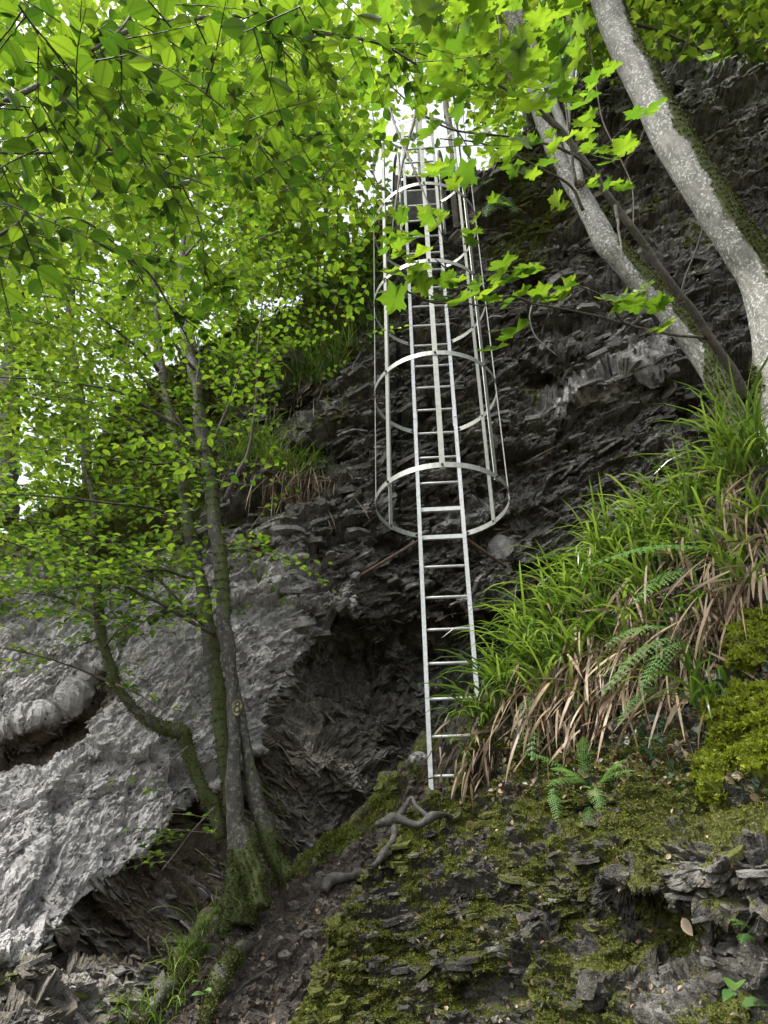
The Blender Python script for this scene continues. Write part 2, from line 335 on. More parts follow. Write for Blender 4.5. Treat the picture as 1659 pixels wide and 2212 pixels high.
def cliffY(U, V):
    Y = cY(U, V); d, a = edge(EDGE, U, V); d = d + 9 * vn(np.stack([U / 45, V / 45, 0 * U], -1), 3) + 5 * vn(np.stack([U / 16, V / 16, 0 * U], -1), 4)
    q = np.clip(d, 0, None); Y = Y + a * (.3 * (1 - np.exp(-q / 12)) + .7 * (1 - np.exp(-q / 120)))
    d, a = edge(NOTCH, U, V); d = d + 8 * vn(np.stack([U / 40, V / 40, 0 * U], -1), 13)
    q = np.clip(d, 0, None); Y = Y + a * (1 - np.exp(-q / 30)) * np.exp(-(q / 95) ** 3)
    d, a = edge(LEDGE2, U, V); d = d + 8 * vn(np.stack([U / 40, V / 40, 0 * U], -1), 23)
    q = np.clip(d, 0, None); Y = Y + a * (1 - np.exp(-q / 20)) * np.exp(-(q / 260) ** 3)
    q = V - 2085 - 10 * vn(np.stack([U / 60, V / 60, 0 * U], -1), 33) + .06 * U; Y = Y - .38 * sstep(0, 14, q) * sstep(470, 330, U); q = q - 50; Y = Y - .18 * sstep(0, 12, q) * sstep(430, 300, U)
    # niches broken into the slab and the wall
    for x, y, rx, ry, an, k in ((130, 1745, 34, 20, -.5, .10), (205, 1655, 22, 14, -.6, .05), (45, 1860, 50, 16, -.7, .12), (310, 1650, 22, 14, -.5, .05), (1200, 820, 60, 30, -.3, .25),
                                (1330, 560, 80, 40, -.4, .3), (1150, 640, 50, 40, 0, .25), (1480, 900, 60, 30, -.5, .25), (1000, 1080, 60, 25, -.2, .2), (700, 1000, 60, 30, 0, .2), (640, 900, 80, 40, -.5, .3),
                                (880, 1430, 130, 60, -.2, .4), (720, 1460, 120, 40, -.5, .4), (470, 1760, 80, 50, -.5, .3)):
        Y = Y + k * blob(U, V, x, y, rx, ry, an)
    for x, y, rx, ry, an, k in ((1100, 1090, 60, 32, -.1, .25), (1300, 830, 130, 24, -.45, .22), (1240, 740, 90, 18, -.35, .15), (700, 1620, 70, 60, .3, .3), (860, 1560, 80, 40, 0, .2), (780, 1700, 60, 40, .4, .2), (1130, 1160, 40, 60, 0, .2), (650, 1130, 90, 22, -.5, .12)):
        Y = Y - k * blob(U, V, x, y, rx, ry, an)
    return Y
def slabmask(U, V):
    d, a = edge(EDGE, U, V); m_ = sstep(4, -4, d) * sstep(720, 480, U) * sstep(1140, 1380, V + .1 * U + 70 * vn(np.stack([U / 90, V / 60, 0 * U], -1), 19))
    d2, a2 = edge(NOTCH, U, V); n_ = sstep(0, 8, d2) * sstep(110, 80, d2) * (a2 > .2); return m_, n_
def undermask(U, V):
    d, a = edge(EDGE, U, V); return sstep(0, 10, d) * sstep(900, 500, U)
def cliffD(P, N, U, V):
    s, n_ = slabmask(U, V); u = np.maximum(undermask(U, V), n_); wall = 1 - s
    bn = (-.42, -.35, .85); bu = (.5, .2, .8)
    low = sstep(2075, 2110, V) * sstep(420, 330, U)
    fine = facets(P, bn, 1.0, .5, .13, 11) + facets(P, bn, .34, .14, .065, 1) + facets(P, (-.36, -.5, .8), .15, .055, .036, 2) + facets(P, (-.45, -.2, .8), .07, .028, .022, 3) + facets(P, bn, .034, .014, .011, 4)
    cq = np.stack([P[..., 0] * .8 + P[..., 2] * .6, P[..., 1], -P[..., 0] * .6 + P[..., 2] * .8], -1)
    crack = sstep(.045, 0, abs(vn(cq * [.9, 1.5, 2.6], 70))) + .6 * sstep(.05, 0, abs(vn(cq * [2.6, 3, 1.6] + 5, 71)))
    fine = fine - .05 * crack
    fine = fine * (1 - low) + low * (facets(P, (.05, -.1, 1), .5, .09, .07, 6) + facets(P, (.05, -.1, 1), .2, .035, .035, 7) + facets(P, (.05, -.1, 1), .06, .02, .012, 5))
    lay = facets(P, bu, .7, .16, .06, 30) + facets(P, bu, .35, .035, .03, 34) + facets(P, bu, .16, .018, .016, 35) + facets(P, bu, .05, .012, .006, 36)
    q = np.stack([P[..., 0] * .8 + P[..., 2] * .6, P[..., 1], -P[..., 0] * .6 + P[..., 2] * .8], -1)
    cr_ = 1 - abs(vn(q * np.array([5, 8, 11.]), 41)) * 2; cr2 = 1 - abs(vn(q * np.array([13, 20, 26.]), 42)) * 2; cr3 = 1 - abs(vn(q * np.array([30, 40, 55.]), 44)) * 2
    slab = .05 * fbm(P * 1.6, 3, 40) + facets(P, (-.45, -.6, .65), .26, .13, .020, 45) + facets(P, (-.45, -.5, .7), .09, .034, .013, 46) + facets(P, (-.45, -.5, .7), .036, .015, .009, 47) + .008 * cr_ - .045 * crack + facets(P, (-.5, -.75, .4), .9, .55, .08, 48) + .015 * cr2 + .007 * cr3 + strata(P, (-.6, -.7, .4), .09, .016, 43, 3)
    d = (1 - s) * ((1 - u) * fine + u * lay) + s * slab + wall * .12 * fbm(P * .9, 3, 9)
    return d * (1 - .75 * sstep(8, 30, P[..., 1]))
def cliffM(P, N, Nn, U, V):
    s, n_ = slabmask(U, V); u = np.maximum(undermask(U, V), n_)
    n1 = fbm(P * 1.2, 3, 50); n2 = fbm(P * 5, 3, 51)
    streak = blob(U, V, 1330, 810, 190, 70, -.45) + blob(U, V, 1450, 560, 160, 70, -.8) * .5 + blob(U, V, 640, 1280, 130, 120, -.6) * .7 + blob(U, V, 1080, 1250, 60, 80) * .5 + blob(U, V, 560, 1400, 120, 140) * .8
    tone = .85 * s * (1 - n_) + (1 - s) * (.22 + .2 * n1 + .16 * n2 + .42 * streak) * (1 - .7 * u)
    upz = np.clip(Nn[..., 2], 0, 1)
    brow = np.exp(-((V - np.interp(U, [-500, 0, 250, 450, 620, 800], [1180, 1150, 900, 740, 650, 520])) / 230) ** 2) * sstep(880, 780, U) * sstep(1270, 1120, V)
    left = sstep(560, 300, U) * sstep(1280, 1180, V)
    moss = .15 + .6 * brow + .5 * left + .25 * n1 + .25 * upz * (1 - s) + .2 * n2 - .5 * s
    moss = moss + .35 * blob(U, V, 1120, 450, 90, 160) - .35 * sstep(900, 1100, V) * sstep(560, 700, U) + .3 * sstep(8, 9, P[..., 1])
    moss = moss + .55 * blob(U, V, 20, 2105, 60, 22)
    tone = tone + .22 * facets(P, (-.42, -.35, .85), .16, .07, 1, 52, 0) * (1 - s) + .13 * facets(P, (-.42, -.35, .85), .3, .2, 1, 53, 0) * s
    lo_ = sstep(2070, 2100, V) * sstep(440, 340, U); tone = tone + lo_ * (.35 + .3 * n2); moss = moss - .15 * lo_
    ly = facets(P, (.5, .2, .8), .4, .03, 1, 37, 0); tone = tone + .5 * u * ly + .25 * u
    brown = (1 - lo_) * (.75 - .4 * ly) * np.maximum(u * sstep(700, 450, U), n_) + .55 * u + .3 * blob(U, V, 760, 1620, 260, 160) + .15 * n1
    return dict(tone=tone, moss=moss, brown=brown)
TOP = [(-700, 1230), (-300, 1200), (0, 1150), (150, 1080), (250, 920), (340, 800), (450, 745), (560, 690), (640, 640), (700, 600), (760, 525), (830, 490), (858, 470), (870, 379), (965, 377), (985, 350), (1040, 345), (1100, 322), (1160, 250), (1240, 160), (1400, 60), (1659, -10), (2300, -300)]
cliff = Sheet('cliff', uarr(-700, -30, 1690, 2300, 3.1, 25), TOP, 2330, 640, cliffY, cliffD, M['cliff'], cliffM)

# brown gully that climbs from the lower left to the foot of the ladder
gY = tps([(100, 2300, 3.9), (330, 2212, 4.05), (640, 2212, 4.35), (540, 1930, 4.85), (600, 2080, 4.55), (700, 1960, 4.85), (480, 2050, 4.5), (760, 1800, 5.4), (850, 1720, 5.75), (930, 1600, 6.3), (900, 1900, 5.3), (1100, 1700, 5.9), (1100, 2200, 4.6), (-400, 2500, 3.4)])
def gD(P, N, U, V):
    d = .07 * fbm(P * 2.2, 4, 60) + facets(P, (-.4, -.3, .85), .09, .05, .014, 67) + facets(P, (-.4, -.3, .85), .03, .02, .006, 68) + .02 * fbm(P * 13, 3, 61) + .03 * np.tanh(4 * (vn(P * 6, 62) - .35)) + strata(P, (-.4, -.3, .85), .1, .018, 63, 2)
    d = d + .012 * (1 - 2 * abs(vn(P * 22, 65)))
    return d * (1 - .8 * sstep(7, 20, P[..., 1]))
def gM(P, N, Nn, U, V):
    n1 = fbm(P * 1.7, 3, 64); n2 = vn(P * 7, 66)
    e = sstep(90, 20, V - np.interp(U, [200, 380, 540, 700, 830, 900], [2260, 2100, 1930, 1800, 1715, 1650]))
    return dict(tone=.2 + .35 * n1 + .2 * n2 + .25 * blob(U, V, 620, 2060, 120, 40, -.6), moss=.05 + .25 * n1 + .5 * e + .12 * n2 + .5 * blob(U, V, 390, 2120, 50, 60, -.9))
GTOP = [(-500, 2600), (150, 2300), (300, 2235), (350, 2160), (400, 2090), (440, 2030), (470, 1985), (520, 1950), (590, 1890), (640, 1840), (700, 1800), (740, 1770), (790, 1745), (830, 1712), (880, 1650), (930, 1600), (1000, 1540), (1200, 1500)]
gully = Sheet('slope', uarr(-500, 100, 1180, 1200, 3.3, 25), GTOP, 2420, 260, lambda U, V: gY(U, V), gD, M['soil'], gM)

# mossy bank on the right
bY = tps([(600, 2300, 4.1), (700, 2180, 4.3), (750, 2000, 4.6), (820, 1890, 4.85), (900, 1780, 5.15), (940, 1715, 5.4), (1030, 1690, 5.2), (1000, 1900, 4.65), (1000, 2050, 4.45), (1000, 2250, 4.2), (1300, 2250, 3.5), (1300, 2000, 3.75), (1659, 2250, 2.85), (1200, 1850, 4.15), (1300, 1700, 4.2), (1659, 1700, 3.3), (1659, 1950, 3.0), (1100, 1560, 5.0), (1200, 1400, 5.0), (1300, 1280, 4.9),
          (1500, 1350, 4.2), (1659, 1400, 3.6), (1450, 1130, 4.7), (1659, 1000, 4.2), (2300, 800, 3.6), (2300, 2212, 2.0), (2300, 1500, 2.8), (1400, 2500, 3.0)])
def bankY(U, V):
    Y = bY(U, V); n = lambda k, s_: vn(np.stack([U / k, V / k, 0 * U], -1), s_)
    d, a = edge([(1270, 1850, 0), (1330, 1905, .25), (1420, 1930, .42), (1520, 1960, .5), (1660, 1975, .5), (1900, 2000, .4)], U, V); d = d + 9 * n(40, 71) + 4 * n(14, 72)
    q = np.clip(d, 0, None); Y = Y + a * (1 - np.exp(-q / 18)) * np.exp(-(q / 170) ** 2)
    Y = Y - .22 * blob(U, V, 1580, 1850, 150, 70, .1) - .3 * blob(U, V, 1660, 2050, 70, 75) - .12 * blob(U, V, 1275, 2130, 50, 42) - .08 * blob(U, V, 1380, 1920, 70, 25)
    Y = Y - .10 * blob(U, V, 960, 1640 + 0 * U, 70, 60) - .1 * blob(U, V, 880, 1830, 60, 30)
    for x, y, rx, ry, k in ((1040, 2140, 70, 30, .1), (1250, 1760, 60, 30, .12), (1060, 1960, 60, 30, .08), (1440, 2060, 60, 30, .1), (860, 2060, 50, 30, .08), (1180, 2010, 50, 20, .08)):
        Y = Y + k * blob(U, V, x, y, rx, ry)
    return Y
def bankD(P, N, U, V):
    bn = (-.16, -.22, 1)
    d = .05 * fbm(P * 2.1, 3, 74) + facets(P, bn, .30, .11, .032, 75) + facets(P, bn, .10, .028, .026, 76) + facets(P, bn, .045, .014, .014, 73) + strata(P, bn, .022, .008, 77, 2.) + .006 * fbm(P * 40, 2, 78)
    d = d + .014 * np.clip(vn(P * 9, 79), 0, 1) * (1 - 2 * abs(vn(P * 32, 80)))
    return d * (1 - .8 * sstep(8, 22, P[..., 1]))
def bankM(P, N, Nn, U, V):
    n1 = fbm(P * 2.2, 3, 81); n2 = fbm(P * 8, 3, 82); upz = Nn[..., 2]
    right = blob(U, V, 1620, 1880, 190, 60) + blob(U, V, 1650, 2060, 80, 90) + blob(U, V, 1450, 2150, 130, 80)
    moss = .47 + .2 * n1 + .5 * n2 + .16 * upz - .45 * right + .16 * sstep(2000, 1750, V) - .5 * sstep(1640, 1560, V) * sstep(1050, 1150, U) + .2 * sstep(900, 700, U)
    return dict(tone=.22 - .25 * sstep(1640, 1560, V) + .3 * n2 - .15 * n1 + .2 * right, moss=moss)
BTOP = [(560, 2420), (625, 2260), (650, 2190), (690, 2080), (730, 1990), (780, 1905), (805, 1870), (850, 1800), (880, 1755), (935, 1718), (985, 1705), (1015, 1660), (1050, 1580), (1100, 1500), (1200, 1400), (1260, 1310), (1340, 1230), (1450, 1160), (1560, 1080), (1659, 1000), (2000, 860), (2300, 800)]
bank = Sheet('bank', uarr(560, 600, 1690, 2300, 2.8, 25), BTOP, 2420, 470, bankY, bankD, M['bank'], bankM)

# ground in front of the photographer and far beyond, below everything
g = 80; xs = np.concatenate([np.linspace(-150, -8, 20), np.linspace(-7, 7, 90), np.linspace(8, 150, 20)]); ys = np.concatenate([np.linspace(-100, -6, 14), np.linspace(-5, 5, 60), np.linspace(6, 200, 24)])
X, Y = np.meshgrid(xs, ys, indexing='ij'); P = np.stack([X, Y, 0 * X], -1); Z = -.1 + .12 * fbm(P * .5, 3, 90) + .03 * fbm(P * 4, 2, 91) - 1.2 * sstep(4.5, 8, Y); P[..., 2] = Z
i = np.arange(len(xs) - 1)[:, None] * len(ys); j = np.arange(len(ys) - 1)[None]
Q = np.stack([i + j, i + len(ys) + j, i + len(ys) + j + 1, i + j + 1], -1).reshape(-1, 4)
o = mesh('ground', P.reshape(-1, 3), Q, M['soil'], attrs=dict(tone=np.full(P[..., 0].size, .1), moss=.3 + .3 * fbm(P * 1.5, 2, 92).ravel())); o['kind'] = 'structure'

# ---------------------------------------------------------------- caged ladder
LX, LY, LZ, RUNG, YAW = .5113, 5.743, CZ + 1.224, .2931, -.0567
lv = np.array([math.cos(YAW), math.sin(YAW), 0]); lf = np.array([math.sin(YAW), -math.cos(YAW), 0])   # along the rungs / out towards the climber
LEAN = .0025
def lp(side, out, k):
    z = LZ + k * RUNG; return np.array([LX + LEAN * (z - LZ), LY, z]) + lv * side + lf * out
lad = thing('caged_ladder', lp(0, 0, -.5), 'tall galvanised steel ladder with a round safety cage fixed to the rock face', 'ladder')
for s in (-1, 1):
    for a, b in ((-.47 if s < 0 else -.6, 11.55), (11.58, 19.5), (19.53, 29.2)):
        mb = MB(); mb.bar(lp(s * .197, 0, a), lp(s * .197, 0, b), lv * .017, lf * .028)
        r = mb.build('rail', M['steel'], lad, False)
    j = MB(); j.bar(lp(s * .178, 0, 11.2), lp(s * .178, 0, 11.9), lv * .004, lf * .022); j.build('rail_joint', M['steel'], lad, False)
for k in range(0, 29):
    flat = k in (7, 8)
    if flat: mb = MB(); mb.bar(lp(-.182, .0, k), lp(.182, .0, k), [0, 0, .020], lf * .014); mb.build('rung', M['steel'], lad, False)
    else: V, fs = tube([lp(-.182, 0, k), lp(-.174, 0, k), lp(.174, 0, k), lp(.182, 0, k)], [.006, .0125, .0125, .006], 10); mesh('rung', V, fs, M['steel'], lad)
RH, OC = .56, .523
def hoop_pt(ang, k, r=RH): return lp(r * math.sin(ang), OC + r * math.cos(ang), k)
a0 = math.pi - math.asin(.215 / RH)
straps = [0.0, -.87, .87, -1.5, 1.5, -2.2, 2.2]
hoops = [7.09 + 4 * i for i in range(6)]
for k in hoops:
    n = 56; A = np.linspace(-a0, a0, n); V = []
    for a in A:
        for r, dz in ((RH - .0025, -.024), (RH + .0025, -.024), (RH + .0025, .024), (RH - .0025, .024)):
            V.append(hoop_pt(a, k, r) + np.array([0, 0, dz]))
    Q = [[i * 4 + q, i * 4 + (q + 1) % 4, i * 4 + 4 + (q + 1) % 4, i * 4 + 4 + q] for i in range(n - 1) for q in range(4)] + [[0, 3, 2, 1], [n * 4 - 4, n * 4 - 3, n * 4 - 2, n * 4 - 1]]
    h = mesh('cage_hoop', V, np.array(Q), M['strap'], lad, False)
    for a in straps + [-a0 + .03, a0 - .03]:
        for sgn, dz in ((1, 0),):
            p = hoop_pt(a, k); d = (hoop_pt(a, k, 1) - hoop_pt(a, k, 0))
            ring = tube([p - d * .018, p + d * .018], [.010, .010], 6); bo = mesh('bolt', ring[0], ring[1], M['bolt'], h, False)
for a in straps:
    d = hoop_pt(a, 0, 1) - hoop_pt(a, 0, 0); tn = np.cross(d, [0, 0, 1]); c = RH - .0065
    mb = MB(); mb.bar(hoop_pt(a, hoops[0] - .12, c), hoop_pt(a, hoops[-1] + .12, c), tn * .021, d * .0035); mb.build('cage_strap', M['strap'], lad, False)
# wall braces at the first hoop and behind the upper rails
e1, _ = cliff.pick(772, 1246); e2, _ = cliff.pick(1120, 1235)
for s, e in ((-1, e1), (1, e2)):
    mb = MB(); mb.tube([lp(s * .2, -.03, 7.0), np.array(e) * .97 + lp(s * .2, -.03, 7.0) * .03, e + (e - lp(s * .2, 0, 7)) * .15], .014, 8); mb.build('wall_brace', M['rust'], lad)
for k in (11.7, 16.2, 21.0, 24.6):
    for s in (-1, 1):
        p = lp(s * .2, -.02, k); mb = MB(); mb.tube([p, p - lf * .75], .011, 8); mb.build('wall_brace', M['rust'], lad)
# handrail bows that stand over the edge
for s in (-1, 1):
    P = catmull([lp(s * .26, -.10, 21.5), lp(s * .26, -.10, 25), lp(s * .27, -.12, 27.3), lp(s * .33, -.45, 28.1), lp(s * .38, -1.1, 28.0)], 8)
    mb = MB(); mb.tube(P, .02, 10); mb.build('handrail', M['strap'], lad)
pl = thing('dark_board', lp(0, -.2, 24), 'dark flat board behind the top rungs of the ladder', 'board')  # flat dark strips between two posts, behind the top rungs
for a, b in ((23.0, 24.0), (24.03, 25.0)):
    mb = MB(); mb.bar(lp(-.27, -.22, a), lp(-.27, -.22, b), lf * .03, lv * .0001)
    mb = MB(); mb.bar(lp(-.27, -.25, (a + b) / 2), lp(.33, -.25, (a + b) / 2), lf * .03, [0, 0, (b - a) * RUNG / 2]); mb.build('board_strip', M['bolt'], pl, False)
for s in (-.3, .42):
    mb = MB(); mb.bar(lp(s, -.27, 22.5), lp(s, -.27, 26.4), lv * .035, lf * .035); mb.build('post', M['twig'], pl, False)


# ---------------------------------------------------------------- leaves and twigs
def leaf_shape(kind):
    """vertices (x across, y along, z up; length 1), triangles"""
    if kind == 'oval':
        ys = [0, .12, .35, .6, .82, 1]; ws = [0, .17, .30, .29, .17, 0]
    elif kind == 'far':
        ys = [0, .45, 1]; ws = [0, .33, 0]
    elif kind == 'maple':
        pts = [(0, 0), (.10, .02), (.30, -.10), (.46, -.06), (.38, .08), (.50, .12), (.40, .20), (.34, .27), (.48, .42), (.60, .56), (.44, .56), (.36, .63), (.24, .60), (.21, .74), (.10, .80), (0, 1.0)]
        pts = pts + [(-x, y) for x, y in pts[-2:0:-1]]
        V = [(x, y, .10 * abs(x) + .06 * math.sin(9 * y + 4 * x)) for x, y in pts] + [(0, .34, -.04)]; n = len(pts)
        return np.array(V), np.array([(i, (i + 1) % n, n) for i in range(n)])
    elif kind == 'ivy':
        pts = [(0, 0), (.22, -.12), (.48, .05), (.34, .28), (.30, .42), (.12, .6), (0, 1)]; pts = pts + [(-x, y) for x, y in pts[-2:0:-1]]
        V = [(x, y, .12 * abs(x)) for x, y in pts] + [(0, .3, 0)]; n = len(pts)
        return np.array(V), np.array([(i, (i + 1) % n, n) for i in range(n)])
    V = [(0, ys[0], 0)]; T = []
    for y, w_ in zip(ys[1:-1], ws[1:-1]): V += [(-w_, y, .10 * w_ / .3 - .14 * (y - .4) ** 2), (0, y, -.14 * (y - .4) ** 2), (w_, y, .10 * w_ / .3 - .14 * (y - .4) ** 2)]
    V.append((0, 1, -.08)); n = len(ys) - 2
    T += [(0, 2, 1), (0, 3, 2)]
    for i in range(n - 1):
        a = 1 + 3 * i; b = a + 3; T += [(a, a + 1, b + 1), (a, b + 1, b), (a + 1, a + 2, b + 2), (a + 1, b + 2, b + 1)]
    a = 1 + 3 * (n - 1); e = len(V) - 1; T += [(a, a + 1, e), (a + 1, a + 2, e)]
    return np.array(V, float), np.array(T)
SHAPES = {k: leaf_shape(k) for k in ('oval', 'far', 'maple', 'ivy')}
def unit(v): return v / (np.linalg.norm(v, axis=-1, keepdims=True) + 1e-9)
class Leaves:
    def __init__(s): s.p = []; s.d = []; s.n = []; s.s = []
    def add(s, p, d, n, sz): s.p.append(np.atleast_2d(p)); s.d.append(np.atleast_2d(d)); s.n.append(np.atleast_2d(n)); s.s.append(np.atleast_1d(sz))
    def build(s, name, mat, kind, parent, rndbias=0.):
        p, d, n, sz = np.vstack(s.p), unit(np.vstack(s.d)), np.vstack(s.n), np.concatenate(s.s)
        x = unit(np.cross(d, n)); n = np.cross(x, d); V0, T0 = SHAPES[kind]; k = len(p)
        wd = 1 + .25 * (RS.rand(k) - .5); cu = 1 + 1.6 * (RS.rand(k) - .3)
        V = p[:, None] + sz[:, None, None] * (V0[None, :, :1] * (x * wd[:, None])[:, None] + V0[None, :, 1:2] * d[:, None] + V0[None, :, 2:] * (n * cu[:, None])[:, None])
        T = (T0[None] + (np.arange(k) * len(V0))[:, None, None]).reshape(-1, 3)
        r = np.repeat(np.clip(.42 + .36 * RS.randn(k) + rndbias, 0, 1), len(V0))
        uv = np.tile(V0[:, :2], (k, 1))
        return mesh(name, V.reshape(-1, 3), T, mat, parent, True, dict(rnd=r), uv)
def perp_up(n_, sig): return unit(np.array([0, 0, 1.]) + sig * RS.randn(n_, 3))
def spray(L, tw, p, az, length, n, size, droop=-.12, sig=.28, twr=.0016):
    """a flat twig with alternate leaves"""
    p = np.asarray(p, float); t = np.linspace(0, 1, 6); wob = RS.randn(2) * .12
    h = np.array([math.sin(az), math.cos(az), 0]); sd_ = np.array([math.cos(az), -math.sin(az), 0])
    C = p + length * (t[:, None] * h + (t ** 2)[:, None] * (sd_ * wob[0] + np.array([0, 0, droop + .12 * wob[1]])))
    if tw is not None: tw.tube(C, np.linspace(twr * 1.5, twr * .6, 6), 3)
    tt = (np.arange(n) + .5 + .3 * (RS.rand(n) - .5)) / n; tt[-1] = 1
    P = np.stack([np.interp(tt, t, C[:, i]) for i in range(3)], -1)
    side = np.where(np.arange(n) % 2, 1, -1); ang = side * (.9 + .25 * RS.randn(n)); ang[-1] = .1
    D = h * np.cos(ang)[:, None] + sd_ * np.sin(ang)[:, None]; D[:, 2] += droop * .8 + .22 * RS.randn(n)
    L.add(P, D, perp_up(n, sig), size * (.62 + .5 * RS.rand(n)) * (.75 + .25 * np.sin(np.pi * (.15 + .8 * tt))))
HOLES = [(905, 205, 80, .95), (960, 300, 75, .97), (860, 290, 50, .9), (1010, 350, 40, .9), (885, 40, 35, .9), (770, 15, 22, .9), (700, 385, 30, .6), (740, 460, 32, .75), (785, 400, 34, .8), (700, 450, 22, .6), (1000, 240, 40, .6), (840, 350, 45, .8),
         (20, 1020, 42, .95), (55, 935, 22, .8), (115, 880, 22, .8), (30, 905, 20, .7), (175, 640, 26, .6), (490, 530, 20, .6), (60, 830, 24, .5), (210, 640, 18, .6), (930, 440, 75, .9), (960, 560, 60, .7), (1150, 430, 70, .8), (900, 115, 35, .6), (820, 90, 18, .6), (640, 290, 18, .6)]
def hole_keep(px, py, ease=1.):
    k = np.ones(np.shape(px))
    for x, y, r, a in HOLES: k = k * (1 - a * ease * np.exp(-(((px - x) ** 2 + (py - y) ** 2) / r ** 2) ** 2))
    return RS.rand(*np.shape(px)) < k
def d2Y(px, py, dist):
    q = at(px, py, 1.0); q[..., 2] -= CZ; return dist / np.linalg.norm(q, axis=-1)
def region(x0, x1, y0, y1, n, dens=None, holes=1.):
    out = []
    while sum(map(len, out)) < n:
        q = np.stack([RS.uniform(x0, x1, n), RS.uniform(y0, y1, n)], -1); k = hole_keep(q[:, 0], q[:, 1], holes)
        if dens: k &= RS.rand(n) < dens(q[:, 0], q[:, 1])
        out.append(q[k])
    return np.vstack(out)[:n]
def leafcloud(L, px, py, dist, size, sig=.45, tilt=0.):
    n = len(px); P = at(px, py, d2Y(px, py, dist)); a = RS.uniform(0, 2 * np.pi, n)
    D = np.stack([np.cos(a), np.sin(a), -.25 + .3 * RS.randn(n)], -1); L.add(P, D, perp_up(n, sig), size * (.6 + .7 * RS.rand(n)))
def limb(mb, pts, rpx, n=8, seg=8, bark=.15, wob=.0, seed=1):
    """a branch along picture points (px, py, Y); rpx are its radii in picture units"""
    pts = np.array(pts, float); W = at(pts[:, 0], pts[:, 1], pts[:, 2]); W = catmull(W, n)
    r = np.interp(np.linspace(0, 1, len(W)), np.linspace(0, 1, len(rpx)), rpx) * depth(W) / F
    if wob: W = W + wob * r[:, None] * 6 * np.stack([vn(W * 9, seed), vn(W * 9, seed + 1), vn(W * 9, seed + 2)], -1)
    mb.tube(W, r, seg, bark, seed); return W
def leafy(W, L, tw, count, length, n, size, t0=.15, side=None, droop=-.15, sig=.28):
    """side sprays off a branch W"""
    T = np.gradient(W, axis=0)
    for _ in range(count):
        i = int(RS.uniform(t0, 1) * (len(W) - 1)); az = math.atan2(T[i][0], T[i][1]) + RS.choice([-1, 1]) * RS.uniform(.3, 1.3)
        spray(L, tw, W[i], az, length * RS.uniform(.6, 1.3), int(n * RS.uniform(.7, 1.3)), size, droop, sig)
def mossattr(o, f):
    me = o.data; v = np.empty(len(me.vertices) * 3, np.float32); me.vertices.foreach_get('co', v); v = v.reshape(-1, 3).astype(float)
    a = me.attributes.new('moss', 'FLOAT', 'POINT'); a.data.foreach_set('value', f(v).astype(np.float32)); return v
def moss_fur(name, V, N, n, mat, parent=None, size=.012, seed=0, up=.3):
    """tiny moss shoots rooted at points V"""
    i = RS.randint(0, len(V), n); p = V[i] + RS.randn(n, 3) * .006; d = N[i] + .7 * RS.randn(n, 3) + np.array([0, 0, up])
    L = Leaves(); L.add(p, d, RS.randn(n, 3), size * (.5 + RS.rand(n))); return L.build(name, mat, 'far', parent)

def leafpart(L, mat, kind, t): o = L.build('foliage', mat, kind, t); o['kind'] = 'stuff'
def twigpart(tw, t): o = tw.build('twigs', M['twig'], t); o['kind'] = 'stuff'
class Limbs:
    """every branch is a mesh of its own"""
    def __init__(s): s.m = []
    def tube(s, *a, **k): b = MB(); b.tube(*a, **k); s.m.append(b)
    def build(s, name, mat, t):
        for b in s.m: o = b.build(name, mat, t); mossattr(o, lambda v: .2 + .3 * fbm(v * 4, 2, 7))
# ---- two-stemmed mossy tree in front of the slab
def P3(l, Y): return [(x, y, Y if not isinstance(Y, (list, tuple)) else Y[0] + (Y[1] - Y[0]) * i / (len(l) - 1)) for i, (x, y) in enumerate(l)]
base = at(530, 1930, 4.7)
t1 = thing('hornbeam_tree', base, 'mossy dark tree with two slender stems rising from the gully, pale rock behind', 'tree')
mb = MB()
W1 = limb(mb, P3([(515, 2000), (522, 1930), (514, 1850), (508, 1730), (505, 1600), (499, 1480), (480, 1300), (466, 1150), (450, 1020), (436, 930), (422, 820), (405, 730), (392, 600), (398, 470), (385, 340), (380, 150)], (4.6, 4.9)), [36, 29, 21, 17, 13.5, 13.5, 14.5, 15, 15, 14, 12, 9, 7, 5, 4, 3], 8, 18, .28, .02, 3)
limb(mb, P3([(620, 1900), (585, 1830), (558, 1740), (534, 1640), (515, 1520), (503, 1450)], (4.75, 4.72)), [17, 20, 18, 14, 11, 7], 8, 14, .3, 0, 5)
limb(mb, P3([(455, 2075), (480, 2010), (500, 1950), (512, 1880)], (4.45, 4.6)), [6, 12, 18, 18], 8, 12, .35, 0, 6)
limb(mb, P3([(565, 1960), (550, 1900), (532, 1850), (520, 1790)], (4.5, 4.6)), [20, 26, 24, 14], 8, 12, .35, 0, 7)
o = mb.build('trunk', M['bark_dark'], t1)
def mfun(v):
    px, py = proj(v); n = fbm(v * 3, 3, 100)
    return .30 + .6 * sstep(525, 545, px) * sstep(1480, 1560, py) + .55 * sstep(1800, 1880, py) + .45 * n + .35 * sstep(1350, 1150, py) * sstep(760, 900, py) - .5 * sstep(1500, 1560, py) * sstep(1830, 1740, py)
v = mossattr(o, mfun); mk = mfun(v) > .5; nn = np.zeros((len(o.data.vertices), 3), np.float32).ravel(); o.data.vertices.foreach_get('normal', nn); nn = nn.reshape(-1, 3)
f1 = moss_fur('moss', v[mk], nn[mk], 16000, M['moss_tree'], o, .011)
mb = MB()
W2 = limb(mb, P3([(530, 1880), (500, 1760), (482, 1620), (466, 1450), (440, 1290), (414, 1170), (395, 1050), (376, 940), (358, 850), (345, 770), (335, 640), (330, 500)], (4.9, 5.2)), [15, 15, 14, 15, 14, 13, 12, 11, 10, 8, 6, 4], 8, 14, .28, .02, 9)
